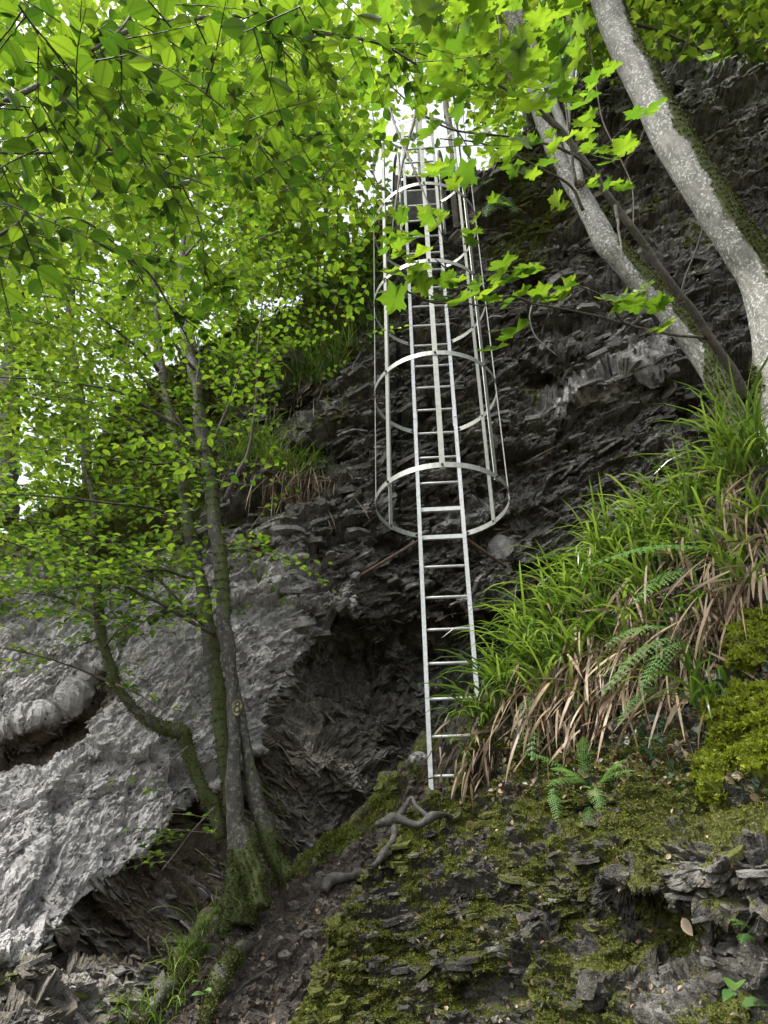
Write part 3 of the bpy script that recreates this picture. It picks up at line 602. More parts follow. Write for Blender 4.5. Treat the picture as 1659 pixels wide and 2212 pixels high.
o = mb.build('second_stem', M['bark_dark'], t1); v = mossattr(o, lambda v: .55 + .5 * fbm(v * 3, 3, 101))
nn = np.zeros(len(o.data.vertices) * 3, np.float32); o.data.vertices.foreach_get('normal', nn); f2 = moss_fur('moss', v, nn.reshape(-1, 3), 8000, M['moss_tree'], o, .011)
L = Leaves(); tw = MB()
LB = [([(410, 937), (320, 882), (240, 842), (100, 822), (-40, 812)], 5, 9), ([(470, 1040), (350, 952), (280, 902), (190, 867), (60, 850)], 4, 8), ([(380, 1112), (280, 1092), (100, 1072), (-40, 1067)], 4, 9),
      ([(455, 1367), (390, 1302), (265, 1182), (120, 1140), (-40, 1102)], 5, 11), ([(465, 1372), (340, 1302), (215, 1242), (65, 1187), (-40, 1150)], 5, 10), ([(480, 1087), (535, 977), (552, 860), (556, 762), (568, 640)], 5, 3),
      ([(455, 967), (500, 860), (525, 782), (560, 700), (600, 620)], 3, 4), ([(450, 950), (425, 850), (430, 760), (415, 690)], 3, 3), ([(440, 1000), (380, 900), (290, 800), (170, 720), (40, 690)], 4, 9),
      ([(420, 800), (340, 700), (230, 620), (90, 590)], 4, 8), ([(400, 720), (450, 620), (520, 540), (620, 490)], 4, 7), ([(345, 800), (260, 720), (150, 650), (20, 640)], 4, 8), ([(395, 560), (480, 470), (590, 420), (700, 380)], 3, 6),
      ([(470, 1190), (520, 1185), (570, 1195), (630, 1215)], 2, 3), ([(460, 1150), (500, 1180), (540, 1200), (560, 1260)], 2, 2), ([(420, 1250), (330, 1230), (200, 1260), (60, 1290)], 4, 9), ([(405, 1000), (300, 1000), (180, 980), (40, 960)], 4, 9)]
lm = Limbs()
for k, (l, r, c) in enumerate(LB):
    dy = RS.uniform(-1.5, .1) if l[-1][0] < 300 else RS.uniform(-.5, .3)
    W = limb(lm, P3(l, (4.75, 4.75 + dy)), [r, r * .7, r * .4, 1.2], 8, 6, .1, .12, 20 + k)
    leafy(W, L, tw, int(c * 2.1), .36, 8, .068, .12)
# random sprays that fill the crown
q = region(-120, 640, 560, 1330, 210, lambda x, y: np.clip(1.15 - (y - 900) / 620 - sstep(420, 620, x) * .55 * sstep(800, 900, y), .12, 1) * np.where(x > 540, .55, 1))
for x, y in q: spray(L, tw, at(x, y, RS.uniform(3.6, 5.6)), RS.uniform(-2.6, -.4), .34, 7, .068)
q = region(430, 830, 540, 980, 75, lambda x, y: np.clip(1.25 - (x - 430) / 400 - (y - 540) / 700, .0, 1))
for x, y in q: spray(L, tw, at(x, y, RS.uniform(4.4, 5.6)), RS.uniform(-3, 3), .34, 8, .07)
q = region(-120, 440, 820, 1330, 165)
for x, y in q: spray(L, tw, at(x, y, RS.uniform(4.9, 6.2)), RS.uniform(-2.8, -.2), .4, 9, .075)
q = region(-120, 330, 1150, 1450, 45)
for x, y in q: spray(L, tw, at(x, y, RS.uniform(3.6, 5.0)), RS.uniform(-2.6, -.4), .34, 7, .062)
q = region(-120, 470, 900, 1360, 150, lambda x, y: np.clip(1.2 - (x / 470) ** 2 * .8, .1, 1))
for x, y in q: spray(L, tw, at(x, y, RS.uniform(3.7, 5.4)), RS.uniform(-2.6, -.4), .34, 7, .066)
q = region(-120, 800, 150, 700, 150, lambda x, y: np.where((x > 650) & (y > 560), .2, 1))
for x, y in q: spray(L, tw, at(x, y, d2Y(x, y, RS.uniform(4.6, 6.5))), RS.uniform(-3, 3), .36, 9, .068)
lm.build('branch', M['twig'], t1); twigpart(tw, t1); leafpart(L, M['leaf'], 'oval', t1)

# ---- crooked tree with its low branch bent over the slab
t2 = thing('crooked_tree', at(475, 1770, 4.75), 'thin mossy tree with a sharply kinked stem leaning left over the pale slab', 'tree'); mb = MB(); L = Leaves(); tw = MB()
W = limb(mb, P3([(482, 1810), (465, 1745), (440, 1705), (417, 1660), (405, 1612), (399, 1580), (352, 1570), (312, 1553), (282, 1520), (250, 1478), (238, 1437), (215, 1340), (212, 1290), (198, 1200), (205, 1100), (180, 1000)], (4.8, 4.35)), [16, 15, 13, 12, 13, 17, 13, 12, 11, 11, 11, 10, 9, 7, 6, 4], 8, 12, .35, .04, 31)
o = mb.build('trunk', M['bark_dark'], t2); v = mossattr(o, lambda v: .5 + .3 * sstep(1640, 1560, proj(v)[1]) + .5 * fbm(v * 4, 3, 103))
nn = np.zeros(len(v) * 3, np.float32); o.data.vertices.foreach_get('normal', nn); moss_fur('moss', v, nn.reshape(-1, 3), 5000, M['moss_tree'], o, .011)
lm = Limbs()
for l, c in (([(240, 1475), (150, 1437), (60, 1410), (-40, 1395)], 9), ([(225, 1400), (260, 1360), (300, 1370), (330, 1400)], 4), ([(215, 1330), (120, 1290), (30, 1280)], 8), ([(212, 1290), (260, 1260), (330, 1240)], 5), ([(212, 1380), (160, 1400), (110, 1460)], 4), ([(405, 1612), (370, 1650), (355, 1720), (345, 1800)], 3), ([(465, 1745), (420, 1790), (380, 1840), (350, 1880)], 6), ([(250, 1478), (300, 1500), (350, 1530), (375, 1500)], 4),
                ([(200, 1200), (120, 1150), (40, 1160)], 8), ([(470, 1790), (450, 1800), (400, 1795), (330, 1790), (290, 1800)], 6)):
    Wl = limb(lm, P3(l, (4.45, 4.1)), [3, 2, 1.4, 1], 8, 5, .1, .15, 40 + c); leafy(Wl, L, tw, c, .25, 6, .05, .25)
lm.build('branch', M['twig'], t2); twigpart(tw, t2); leafpart(L, M['leaf'], 'oval', t2)

# ---- near tree whose trunk stands outside the frame on the left, its boughs hang over the view
t3 = thing('overhanging_tree', (-2.6, .6, 0), 'near tree with big backlit oval leaves hanging over the top left', 'tree'); mb = MB(); lm = Limbs(); L = Leaves(); tw = MB()
mb.tube(catmull([(-2.7, .5, -.3), (-2.65, .6, 1.5), (-2.5, .8, 3), (-2.3, 1.1, 5), (-2.2, 1.5, 8)], 8), np.linspace(.16, .05, 33), 14, .1, 3)
o = mb.build('trunk', M['bark_dark'], t3); mossattr(o, lambda v: .4 + .3 * fbm(v * 3, 2, 5))
NB = [([(-120, 280), (55, 198), (125, 165), (200, 110), (260, 75), (340, 50), (435, 40), (540, 35), (620, 55), (710, 75), (820, 95), (900, 140)], 2.35, 6.5, 26), ([(200, 110), (255, 70), (290, 20), (330, -60)], 2.3, 4, 5), ([(420, 40), (455, 120), (465, 180), (550, 280), (560, 330)], 2.5, 2, 6),
      ([(-60, 330), (120, 330), (275, 322), (365, 335), (520, 342), (640, 348)], 2.6, 3.5, 14), ([(360, 335), (400, 415), (435, 500), (442, 620)], 2.7, 2.5, 7), ([(-60, 560), (0, 535), (75, 500), (160, 470), (250, 530), (330, 640)], 2.8, 4, 9), ([(-40, 530), (40, 480), (55, 430), (30, 380), (0, 350)], 2.5, 4, 6),
      ([(200, 520), (310, 580), (360, 650), (410, 740)], 3.0, 3, 6), ([(40, 10), (95, 100), (97, 175), (60, 240)], 2.0, 2.5, 7), ([(200, 110), (245, 190), (265, 240), (280, 300)], 2.3, 2, 4), ([(560, 0), (580, 50), (600, 95), (660, 160)], 2.6, 3, 6), ([(540, 200), (600, 270), (680, 310), (760, 330)], 3.2, 2, 6)]
for k, (l, d_, r, c) in enumerate(NB):
    a = np.array(l, float); Y = d2Y(a[:, 0], a[:, 1], d_ + .1 * np.arange(len(a))); W = limb(lm, [(x, y, z) for (x, y), z in zip(l, Y)], [r, r * .85, r * .6, r * .35], 8, 8, .08, .05, 60 + k)
    leafy(W, L, tw, int(c * 1.5), .26, 7, .064, .05, None, -.12, .33)
q = region(-150, 700, -120, 560, 60)
for x, y in q: spray(L, tw, at(x, y, d2Y(x, y, RS.uniform(1.9, 3.0))), RS.uniform(-3, 3), .24, 7, .064, -.12, .36)
q = region(-150, 1000, -120, 620, 130, lambda x, y: np.where(x > 760, .5, 1))
for x, y in q: spray(L, tw, at(x, y, d2Y(x, y, RS.uniform(3.0, 4.6))), RS.uniform(-3, 3), .32, 9, .062, -.12, .36)
lm.build('branch', M['twig'], t3); twigpart(tw, t3); leafpart(L, M['leaf_near_shaded'], 'oval', t3)

# ---- leaning pale trees on the right
def nrm(o):
    a = np.zeros(len(o.data.vertices) * 3, np.float32); o.data.vertices.foreach_get('normal', a); return a.reshape(-1, 3)
t4 = thing('leaning_tree', at(1690, 900, 4.7), 'thick pale lichen-spotted trunk with a mossy upper side leaning in from the right', 'tree'); mb = MB()
W4 = limb(mb, P3([(1272, -140), (1304, -20), (1330, 60), (1396, 195), (1462, 318), (1532, 430), (1590, 520), (1640, 600), (1668, 700), (1680, 800), (1690, 900), (1700, 1010)], (3.7, 4.6)), [29, 30, 31, 34, 39, 40, 40, 42, 44, 46, 52, 64], 10, 28, .035, 0, 71)
o = mb.build('trunk', M['bark_pale'], t4)
def m4(v):
    px, py = proj(v); c = np.interp(py, [-140, 60, 195, 318, 430, 520, 600, 700, 900], [1272, 1330, 1396, 1462, 1532, 1590, 1640, 1668, 1690])
    return -.1 + 1.1 * sstep(8, 42, px - c) + .5 * fbm(v * 4, 3, 110) + .45 * sstep(640, 760, py)
v = mossattr(o, m4); k = m4(v) > .52; moss_fur('moss', v[k], nrm(o)[k], 9000, M['moss_tree'], o, .022, 0, .8)
L = Leaves(); tw = MB(); lm = Limbs()
for l, c in (([(1300, -60), (1400, -10), (1520, 20), (1640, 30), (1760, 60)], 18), ([(1340, 40), (1400, 60), (1480, 90), (1540, 120)], 9), ([(1500, -60), (1560, 40), (1600, 100), (1640, 180)], 12), ([(1250, -120), (1180, -60), (1120, 20)], 12), ([(1260, -80), (1230, 20), (1210, 110)], 8)):
    W = limb(lm, P3(l, (4.4, 4.6)), [6, 4, 2, 1.2], 8, 6, .1, .08, 72); leafy(W, L, tw, int(c * .7), .3, 8, .075, .1, None, -.3)
lm.build('branch', M['twig'], t4); twigpart(tw, t4); leafpart(L, M['leaf'], 'oval', t4)

t5 = thing('leaning_tree', at(1560, 830, 5.2), 'slimmer pale trunk that bends upward across the dark rock right of the ladder', 'tree'); mb = MB()
limb(mb, P3([(1080, -120), (1090, -20), (1112, 60), (1135, 150), (1165, 240), (1200, 330), (1240, 400), (1272, 455), (1308, 520), (1352, 572), (1412, 635), (1458, 690), (1510, 750), (1562, 830), (1610, 930), (1650, 1060)], (4.3, 4.7)), [12, 13, 14, 15, 16, 18, 20, 22, 25, 26, 26, 27, 29, 32, 38, 44], 8, 24, .04, .015, 75)
o = mb.build('trunk', M['bark_pale'], t5)
def m5(v):
    px, py = proj(v); c = np.interp(py, [455, 520, 572, 635, 690, 750], [1272, 1308, 1352, 1412, 1458, 1510])
    return -.15 + 1.0 * sstep(4, 22, px - c) * sstep(500, 540, py) + .55 * fbm(v * 4, 3, 111) + .4 * sstep(690, 760, py) + .3 * sstep(420, 380, py)
v = mossattr(o, m5); k = m5(v) > .52; moss_fur('moss', v[k], nrm(o)[k], 6000, M['moss_tree'], o, .02, 0, .8)
mb = MB(); limb(mb, P3([(1100, -80), (1120, 20), (1149, 90), (1176, 165), (1209, 260), (1240, 345), (1252, 400)], (4.3, 4.35)), [9, 9, 10, 10, 10, 11, 11], 8, 12, .06, .02, 76)
limb(mb, P3([(1218, -80), (1224, 0), (1238, 125), (1230, 220), (1226, 290)], (4.2, 4.3)), [5, 5, 6, 5, 4], 8, 10, .06, .05, 77)
o = mb.build('second_stem', M['bark_pale'], t5); mossattr(o, lambda v: .1 + .4 * fbm(v * 4, 2, 9))
L = Leaves(); tw = MB()
q = region(1000, 1260, -120, 200, 55)
for x, y in q: spray(L, tw, at(x, y, d2Y(x, y, RS.uniform(10, 12))), RS.uniform(-3, 3), .4, 9, .1)
twigpart(tw, t5); leafpart(L, M['leaf'], 'oval', t5)

# ---- dark sycamore sapling with lobed leaves
t6 = thing('sycamore_sapling', at(1600, 830, 4.6), 'dark slender sapling with bright lobed leaves reaching left in front of the cage', 'tree'); mb = MB(); lm = Limbs(); L = Leaves(); tw = MB()
limb(mb, P3([(1610, 860), (1580, 800), (1539, 737), (1494, 670), (1439, 600), (1389, 525), (1329, 445), (1279, 370), (1209, 280), (1145, 222)], (4.5, 3.4)), [13, 11, 10, 9, 8.5, 8, 7.5, 7, 7, 6], 8, 10, .1, .03, 80)
SB = [[(1145, 222), (1099, 195), (1040, 170), (979, 145), (925, 122), (869, 105)], [(1279, 370), (1244, 340), (1179, 310), (1089, 295), (979, 280), (904, 240), (860, 200), (829, 175)], [(1260, 455), (1230, 400), (1140, 350), (1040, 310), (950, 300)], [(1529, 730), (1450, 722), (1369, 705), (1279, 680), (1149, 655), (1079, 650), (1000, 610), (940, 560)],
      [(1149, 655), (1100, 640), (1040, 660), (960, 640)], [(1244, 400), (1230, 300), (1215, 200), (1150, 80)], [(979, 145), (990, 60), (1000, -40)], [(869, 105), (840, 60), (820, -20)], [(1209, 280), (1090, 150), (1080, 60), (1060, -40)], [(829, 175), (850, 260), (900, 380), (960, 520)], [(1329, 445), (1340, 520), (1345, 560)],
      [(1030, 612), (960, 655), (880, 630), (830, 600)], [(1360, 700), (1340, 690), (1300, 640), (1210, 600)], [(900, 240), (870, 350), (850, 480), (840, 560)]]
for k, l in enumerate(SB): limb(lm, P3(l, (3.4 + .9 * sstep(1280, 1560, l[0][0]) , 3.0)), [3.8, 2.8, 2.2, 1.3], 8, 6, .1, .08, 82 + k)
vines = Limbs()
for k, (l, Y) in enumerate((([(1494, -60), (1494, 0), (1489, 75), (1429, 190), (1329, 295), (1300, 320)], 4.4), ([(1240, -40), (1254, 20), (1279, 125), (1299, 250), (1329, 320), (1364, 400), (1369, 490)], 4.3), ([(1395, 150), (1400, 240), (1380, 310), (1350, 350)], 4.4), ([(1534, 385), (1530, 440), (1510, 520), (1480, 600), (1465, 655)], 4.5), ([(1150, 655), (1145, 690), (1160, 730), (1205, 770)], 4.3))):
    limb(vines, P3(l, (Y, Y)), [2, 2, 1.8, 1.5], 8, 5, .1, .05, 95 + k)
pts = [(80, 930), (190, 940), (230, 960), (30, 1040), (60, 1100), (120, 1010), (140, 1100), (40, 1180), (120, 1200), (40, 1290), (240, 1290), (320, 1210), (330, 1280), (400, 1230), (500, 1160), (480, 1300), (560, 1190), (620, 1180), (660, 1280), (780, 1240), (740, 1290), (480, 1430), (560, 1430), (490, 870), (400, 940), (380, 1010),
       (350, 750), (230, 740), (300, 790), (190, 750), (570, 410), (640, 380), (690, 470), (870, 400), (870, 510), (860, 580), (800, 590), (700, 700), (640, 750), (560, 740), (450, 650), (530, 640), (930, 650), (1030, 630), (970, 700), (1050, 620), (900, 800), (1030, 810), (740, 860), (1000, 1300), (1070, 1310), (1120, 1250), (1040, 1280), (1400, 250), (450, 1260), (280, 1240), (520, 1220), (600, 1260),
       (1180, 1320), (1220, 1410), (850, 450), (920, 640), (150, 1160), (60, 1060), (220, 330), (130, 600), (230, 390), (1080, 490), (1150, 480), (1000, 790), (20, 60), (250, 70), (130, 130), (30, 180), (330, 40), (400, 20), (480, 520), (430, 560), (610, 600), (560, 560), (640, 620), (500, 600), (680, 240), (720, 200), (760, 370), (900, 340), (980, 300)]
px = np.array([p[0] / 2 + 829 for p in pts], float); py = np.array([p[1] / 2 for p in pts], float)
q = region(740, 1260, -100, 300, 300, lambda x, y: np.clip(1.1 - abs(x - 1000) / 600 - .5 * (y > 220), .1, 1), .75)
px = np.r_[px, px + RS.randn(len(px)) * 12, q[:, 0]]; py = np.r_[py, py + RS.randn(len(py)) * 12, q[:, 1]]; n = len(px)
Yq = np.where(np.arange(n) < len(pts) * 2, RS.uniform(2.9, 3.4, n), d2Y(px, py, RS.uniform(4.0, 6, n))); P = at(px, py, Yq)
a = RS.uniform(-2.5, -.6, n); D = np.stack([np.sin(a), -abs(np.cos(a)) * .7, -.45 + .3 * RS.randn(n)], -1); D = unit(D); sz = np.where(np.arange(n) < len(pts) * 2, .165, .14) * RS.uniform(.5, 1.1, n)
L.add(P - D * sz[:, None] * .4, D, unit(np.array([.1, -.25, 1.]) + .42 * RS.randn(n, 3)), sz)
for i in range(0, len(pts) * 2):
    b = P[i] - D[i] * sz[i] * .4; tw.tube([b, b - D[i] * .05 + [0, 0, .02], b - D[i] * .09 + [.03, .01, .05]], .0012, 3)
o = mb.build('trunk', M['twig'], t6); mossattr(o, lambda v: .2 + .3 * fbm(v * 4, 2, 7)); lm.build('branch', M['twig'], t6); vines.build('vine', M['twig'], t6); twigpart(tw, t6); leafpart(L, M['maple'], 'maple', t6)

# ---- trees on the plateau and slope beyond, each with its own crown
BT = [(20, 1080, 'stout dark mossy trunk at the left edge of the view behind the leaves', [(10, 1130), (12, 1000), (20, 850), (30, 740), (28, 600), (10, 400)], 24, 8.0, (-160, 160, 380, 1080), 2600, (7.5, 10)),
      (175, 1000, 'tall tree seen through the leaves left of the mossy stems', [(190, 1060), (180, 900), (150, 700), (170, 500), (150, 300), (160, 100)], 10, 10., (60, 330, 100, 960), 3400, (9, 12)),
      (400, 760, 'tree whose dark stem crosses the pale gaps above the mossy brow', [(420, 790), (390, 650), (398, 560), (430, 440), (440, 250), (450, 60)], 13, 11., (280, 560, 60, 700), 3600, (10, 13)),
      (600, 660, 'pale curved trunk with a fork standing on the brow left of the cage', [(668, 560), (660, 520), (645, 470), (620, 430), (600, 350), (590, 200)], 11, 10., (500, 700, 100, 560), 1900, (10, 13)),
      (690, 560, 'thin pale trunk close behind the forked one on the brow', [(690, 560), (680, 510), (665, 460), (672, 380), (700, 250)], 6, 11.5, (620, 800, 60, 480), 1300, (11, 14)),
      (990, 330, 'twiggy tree on the cliff top behind the upper cage', [(985, 390), (975, 300), (960, 180), (975, 60), (960, -80)], 7, 9.5, (820, 1100, -100, 260), 1300, (9, 12)),
      (905, 330, 'straight grey tree directly behind the ladder top', [(912, 400), (905, 250), (908, 120), (900, -60)], 7, 10.5, (800, 1000, -100, 200), 900, (10, 13)),
      (1180, 150, 'leafy tree on the cliff edge between the two pale leaning trunks', [(1210, 230), (1190, 100), (1200, -60)], 9, 9.5, (1050, 1420, -140, 150), 2800, (11.5, 14)),
      (1550, 10, 'leafy tree overhanging the cliff top at the upper right corner', [(1560, 40), (1540, -60), (1500, -160)], 10, 9.5, (1360, 1720, -160, 60), 1800, (11, 13))]
for k, (x, y, lab, l, r, Y, rg, n, ds) in enumerate(BT):
    t = thing('woodland_tree', at(l[0][0], l[0][1], Y), lab, 'tree', 'woodland trees beyond the cliff'); mb = MB()
    W = limb(mb, P3(l, (Y, Y + .5)), [r * 1.1, r, r * .8, r * .5], 8, 9, .15, .04, 120 + k)
    for _ in range(5):
        i = RS.randint(len(W) // 3, len(W) - 2); a = RS.uniform(-3, 3); e = W[i] + np.array([math.sin(a) * 1.2, math.cos(a) * .8, RS.uniform(.3, 1.1)]); mb.tube(catmull([W[i], (W[i] + e) / 2 + [0, 0, .15], e], 5), np.linspace(r * .35, 1, 11) * depth(e) / F, 5)
    o = mb.build('trunk', M['bark_pale'] if 'pale' in lab else M['bark_dark'], t); mossattr(o, lambda v: .2 + .4 * fbm(v * 2, 2, 7))
    L = Leaves(); q = region(rg[0], rg[1], rg[2], rg[3], n, lambda a, b: np.clip(1.3 - ((a - (rg[0] + rg[1]) / 2) / (rg[1] - rg[0]) * 1.9) ** 2, .1, 1) * (.35 + .65 * (vn(np.stack([a / 60, b / 60, 0 * a + k], -1), 6) > -.25)))
    leafcloud(L, q[:, 0], q[:, 1], RS.uniform(*ds, len(q)), .105, .45); leafpart(L, M['leaf_far_lit'], 'far', t)
L = Leaves()
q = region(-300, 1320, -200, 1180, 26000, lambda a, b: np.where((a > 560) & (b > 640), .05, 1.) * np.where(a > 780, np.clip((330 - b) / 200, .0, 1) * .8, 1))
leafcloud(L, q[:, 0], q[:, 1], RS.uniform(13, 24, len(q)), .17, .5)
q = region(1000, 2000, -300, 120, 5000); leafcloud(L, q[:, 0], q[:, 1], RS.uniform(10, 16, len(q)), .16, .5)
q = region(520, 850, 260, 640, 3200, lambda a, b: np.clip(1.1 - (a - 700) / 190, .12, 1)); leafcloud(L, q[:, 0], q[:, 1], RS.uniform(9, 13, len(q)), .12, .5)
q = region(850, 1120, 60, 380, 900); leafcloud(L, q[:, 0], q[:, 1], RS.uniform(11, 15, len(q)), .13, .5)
o = L.build('distant_woodland', M['leaf_far_lit'], 'far', None); tag(o, 'bright mass of far woodland leaves filling the gaps behind the nearer trees', 'woodland', None, 'stuff')

# ---------------------------------------------------------------- ground plants
def blades(roots, az, e0, curl, length, width, seg=7, twist=.5):
    n = len(roots); t = np.linspace(0, 1, seg); ang = e0[:, None] - curl[:, None] * t[None] ** 1.4; ds = length[:, None] / (seg - 1)
    ch = np.concatenate([np.zeros((n, 1)), np.cumsum(np.cos(ang[:, :-1]) * ds, 1)], 1); cv = np.concatenate([np.zeros((n, 1)), np.cumsum(np.sin(ang[:, :-1]) * ds, 1)], 1)
    h = np.stack([np.sin(az), np.cos(az), 0 * az], -1); sd_ = np.stack([np.cos(az), -np.sin(az), 0 * az], -1)
    C = roots[:, None] + ch[..., None] * h[:, None] + cv[..., None] * np.array([0, 0, 1.])
    tw = (twist * RS.randn(n))[:, None] * (.4 + t[None]); upn = np.stack([-np.sin(ang)[..., None] * h[:, None] + np.cos(ang)[..., None] * np.array([0, 0, 1.])], 0)[0]
    wv = sd_[:, None] * np.cos(tw)[..., None] + upn * np.sin(tw)[..., None]; wd = width[:, None] * np.array([.7, .95, 1, .95, .8, .5, .06])[None, :seg] if seg == 7 else width[:, None] * (1 - t[None] ** 3)
    V = np.stack([C - wv * wd[..., None] / 2, C + wv * wd[..., None] / 2], 2).reshape(-1, 3)
    b = (np.arange(n) * seg * 2)[:, None]; k = (np.arange(seg - 1) * 2)[None]; Q = np.stack([b + k, b + k + 1, b + k + 3, b + k + 2], -1).reshape(-1, 4)
    return V, Q, np.repeat(np.clip(.5 + .3 * RS.randn(n), 0, 1), seg * 2)
def clump(name, p, label, nb, ln, wd, lean=(-.6, -1.), nd=0, dl=.4, stalks=0, group=None, cat='grass clump', spread=.07, mat='grass', up_=1.05):
    p = np.asarray(p, float); t = thing(name, p, label, cat, group); n = nb; vs = RS.uniform(.75, 1.2); vb = RS.uniform(-.3, .2)
    a = math.atan2(*lean) + 1.05 * RS.randn(n); r = p + RS.randn(n, 3) * spread * [1, .6, .5]
    V, Q, rd = blades(r, a, up_ + .35 * RS.randn(n), RS.uniform(1.2, 2.6, n), vs * ln * RS.uniform(.3, 1.2, n), wd * RS.uniform(.6, 1.2, n)); o = mesh('foliage', V, Q, M[mat], t, True, dict(rnd=np.clip(rd + vb, 0, 1))); o['kind'] = 'stuff'
    if nd:
        a = math.atan2(*lean) + .5 * RS.randn(nd); r = p + RS.randn(nd, 3) * spread * [1.6, .7, 1.1] - [0, .03, .04]
        V, Q, rd = blades(r, a, -1.05 + .4 * RS.randn(nd), RS.uniform(.1, .55, nd), dl * RS.uniform(.5, 1.2, nd), wd * RS.uniform(.5, 1.1, nd), 7, 1.2); o = mesh('dead_foliage', V, Q, M['dead'], t, True, dict(rnd=rd)); o['kind'] = 'stuff'
    for k in range(stalks):
        az = math.atan2(*lean) + .5 * RS.randn(); h = np.array([math.sin(az), math.cos(az), 0]); q = np.linspace(0, 1, 8)[:, None]; C = p + h * q * ln * 1.7 + np.array([0, 0, 1.]) * (q * 1.5 - 1.35 * q ** 2) * ln
        mb = MB(); mb.tube(C, .0011, 4)
        for _ in range(12):
            e = C[-1 - RS.randint(0, 2)] + RS.randn(3) * .022; mb.tube([C[-2], e], .0006, 3); mb.tube([e, e + [0, 0, -.004]], [.003, .002], 5)
        mb.build('flower_stalk', M['dead'], t, attrs=None)
    return t
def kept(l): return l
RUSH = [(1640, 1000, 60, .62, 'tallest', 30, .5), (1590, 1050, 60, .5, 'a', 40, .5), (1520, 1075, 60, .46, 'b', 30, .4), (1450, 1125, 60, .46, 'c', 20, .35), (1390, 1175, 60, .44, 'd', 20, .35), (1335, 1225, 60, .42, 'e', 20, .3), (1290, 1280, 60, .42, 'f', 20, .3), (1240, 1340, 60, .42, 'g', 20, .3), (1195, 1395, 70, .40, 'h', 30, .3),
        (1150, 1450, 70, .38, 'i', 40, .3), (1105, 1510, 80, .36, 'j', 35, .3), (1068, 1570, 75, .34, 'k', 45, .32), (1030, 1640, 16, .2, 'l', 36, .2), (1480, 1215, 50, .42, 'm', 90, .5), (1400, 1300, 60, .40, 'n', 110, .5), (1320, 1385, 60, .38, 'o', 110, .5), (1250, 1460, 60, .36, 'p', 110, .45), (1190, 1525, 40, .32, 'q', 110, .42), (1560, 1190, 40, .4, 'r', 110, .5), (1640, 1130, 40, .4, 's', 110, .55),
        (1440, 1480, 22, .25, 't', 90, .42), (1555, 1545, 26, .28, 'u', 26, .25), (1345, 1470, 24, .3, 'v', 80, .36), (1610, 1300, 26, .3, 'w', 110, .5), (1520, 1340, 26, .3, 'x', 120, .5), (1425, 1385, 30, .3, 'y', 110, .48), (1530, 1450, 18, .26, 'z', 90, .4), (1290, 1530, 18, .26, 'g1', 70, .36), (1610, 1230, 30, .34, 'g2', 110, .5)]
INNER = [r[4] for r in sorted(RUSH) if r[4] in ('q', 'p', 'v', 'o', 'n', 'm', 'w', 'x', 'y', 'z', 'g1', 'g2')]
ORD = ['first', 'second', 'third', 'fourth', 'fifth', 'sixth', 'seventh', 'eighth', 'ninth', 'tenth', 'eleventh', 'twelfth', 'thirteenth', 'fourteenth', 'fifteenth', 'sixteenth', 'seventeenth', 'eighteenth', 'nineteenth', 'twentieth', 'twenty-first']
RLAB = {'tallest': 'tallest broad-bladed rush clump at the right edge, below the thick leaning trunk', 'l': 'smallest rush tuft just right of the ladder foot', 'k': 'rush clump leaning over the right rail of the ladder', 'u': 'small rush tuft with pale drooping dead leaves beside the yellow moss cushion', 't': 'tuft with a long hanging curtain of brown leaves among the ivy',
        's': 'rush clump at the right edge with brown leaves hanging from it', 'r': 'rush clump above the dark ivy with brown leaves hanging from it'}
for i, (x, y, nb, ln, key, nd, dl) in enumerate(RUSH):
    p, n_ = bank.pick(x, y); lab = RLAB.get(key) or ('%s rush clump counted up the grassy ridge line from the ladder foot' % ORD['jihgfedcba'.index(key)] if key in 'abcdefghij' else '%s of the lower rush clumps on the bank face, counted from the left' % ORD[INNER.index(key)])
    clump('rush_clump', p, lab, int(nb * 1.05), ln * 1.5, .019 if key != 'tallest' else .02, (-.8, -.6), int(nd * 1.0), dl * 1.0, 1 if i % 3 == 0 else 0, 'rush clumps on the mossy bank', spread=.075)
BR = [(700, 655), (745, 610), (780, 700), (720, 735), (650, 770), (690, 820), (610, 860), (780, 600), (560, 985), (520, 1040), (740, 770), (660, 700), (790, 650), (560, 760)]
for kb, (x, y) in enumerate(sorted(BR + [(600, 740), (680, 660), (560, 800), (730, 660), (800, 560), (520, 850), (650, 820)])):
    p, n_ = cliff.pick(x, y); clump('rush_clump', p, '%s rush clump from the left on the mossy brow left of the cage' % ORD[kb], 90, .62, .014, (-.2, -1.), 25, .35, 0, 'rush clumps on the brow left of the cage', spread=.1)
for x, y, l in ((600, 1050, 'rush clump on the dark rock left of the cage, right of the slender trunk'), (650, 1045, 'rush clump with thick brown skirt of dead leaves, on the rock left of the cage')):
    p, n_ = cliff.pick(x, y); clump('rush_clump', p + n_ * .05, l, 80, .5, .012, (.1, -1.), 40 if x == 600 else 190, .6, 0, None, spread=.1)
for x, y, n, ln, lab, sh in ((420, 2075, 45, .32, 'bright grass tuft at the foot of the slender dark tree', gully), (395, 2110, 40, .3, 'bright grass tuft on the mossy root below the slender dark tree', gully), (310, 2225, 60, .26, 'low grass tuft at the bottom edge, left of the bare soil', gully), (235, 2195, 40, .2, 'low grass tuft on the layered ledge at the bottom left', cliff), (355, 2175, 40, .24, 'grass tuft between the bottom ledge and the soil', gully), (455, 2030, 16, .35, 'few long grass blades drooping at the tree root', gully)):
    p, n_ = sh.pick(x, y); clump('grass_tuft', p, lab, n, ln, .006, (-.3, -1), 8, .15, 0, None, 'grass', .05)

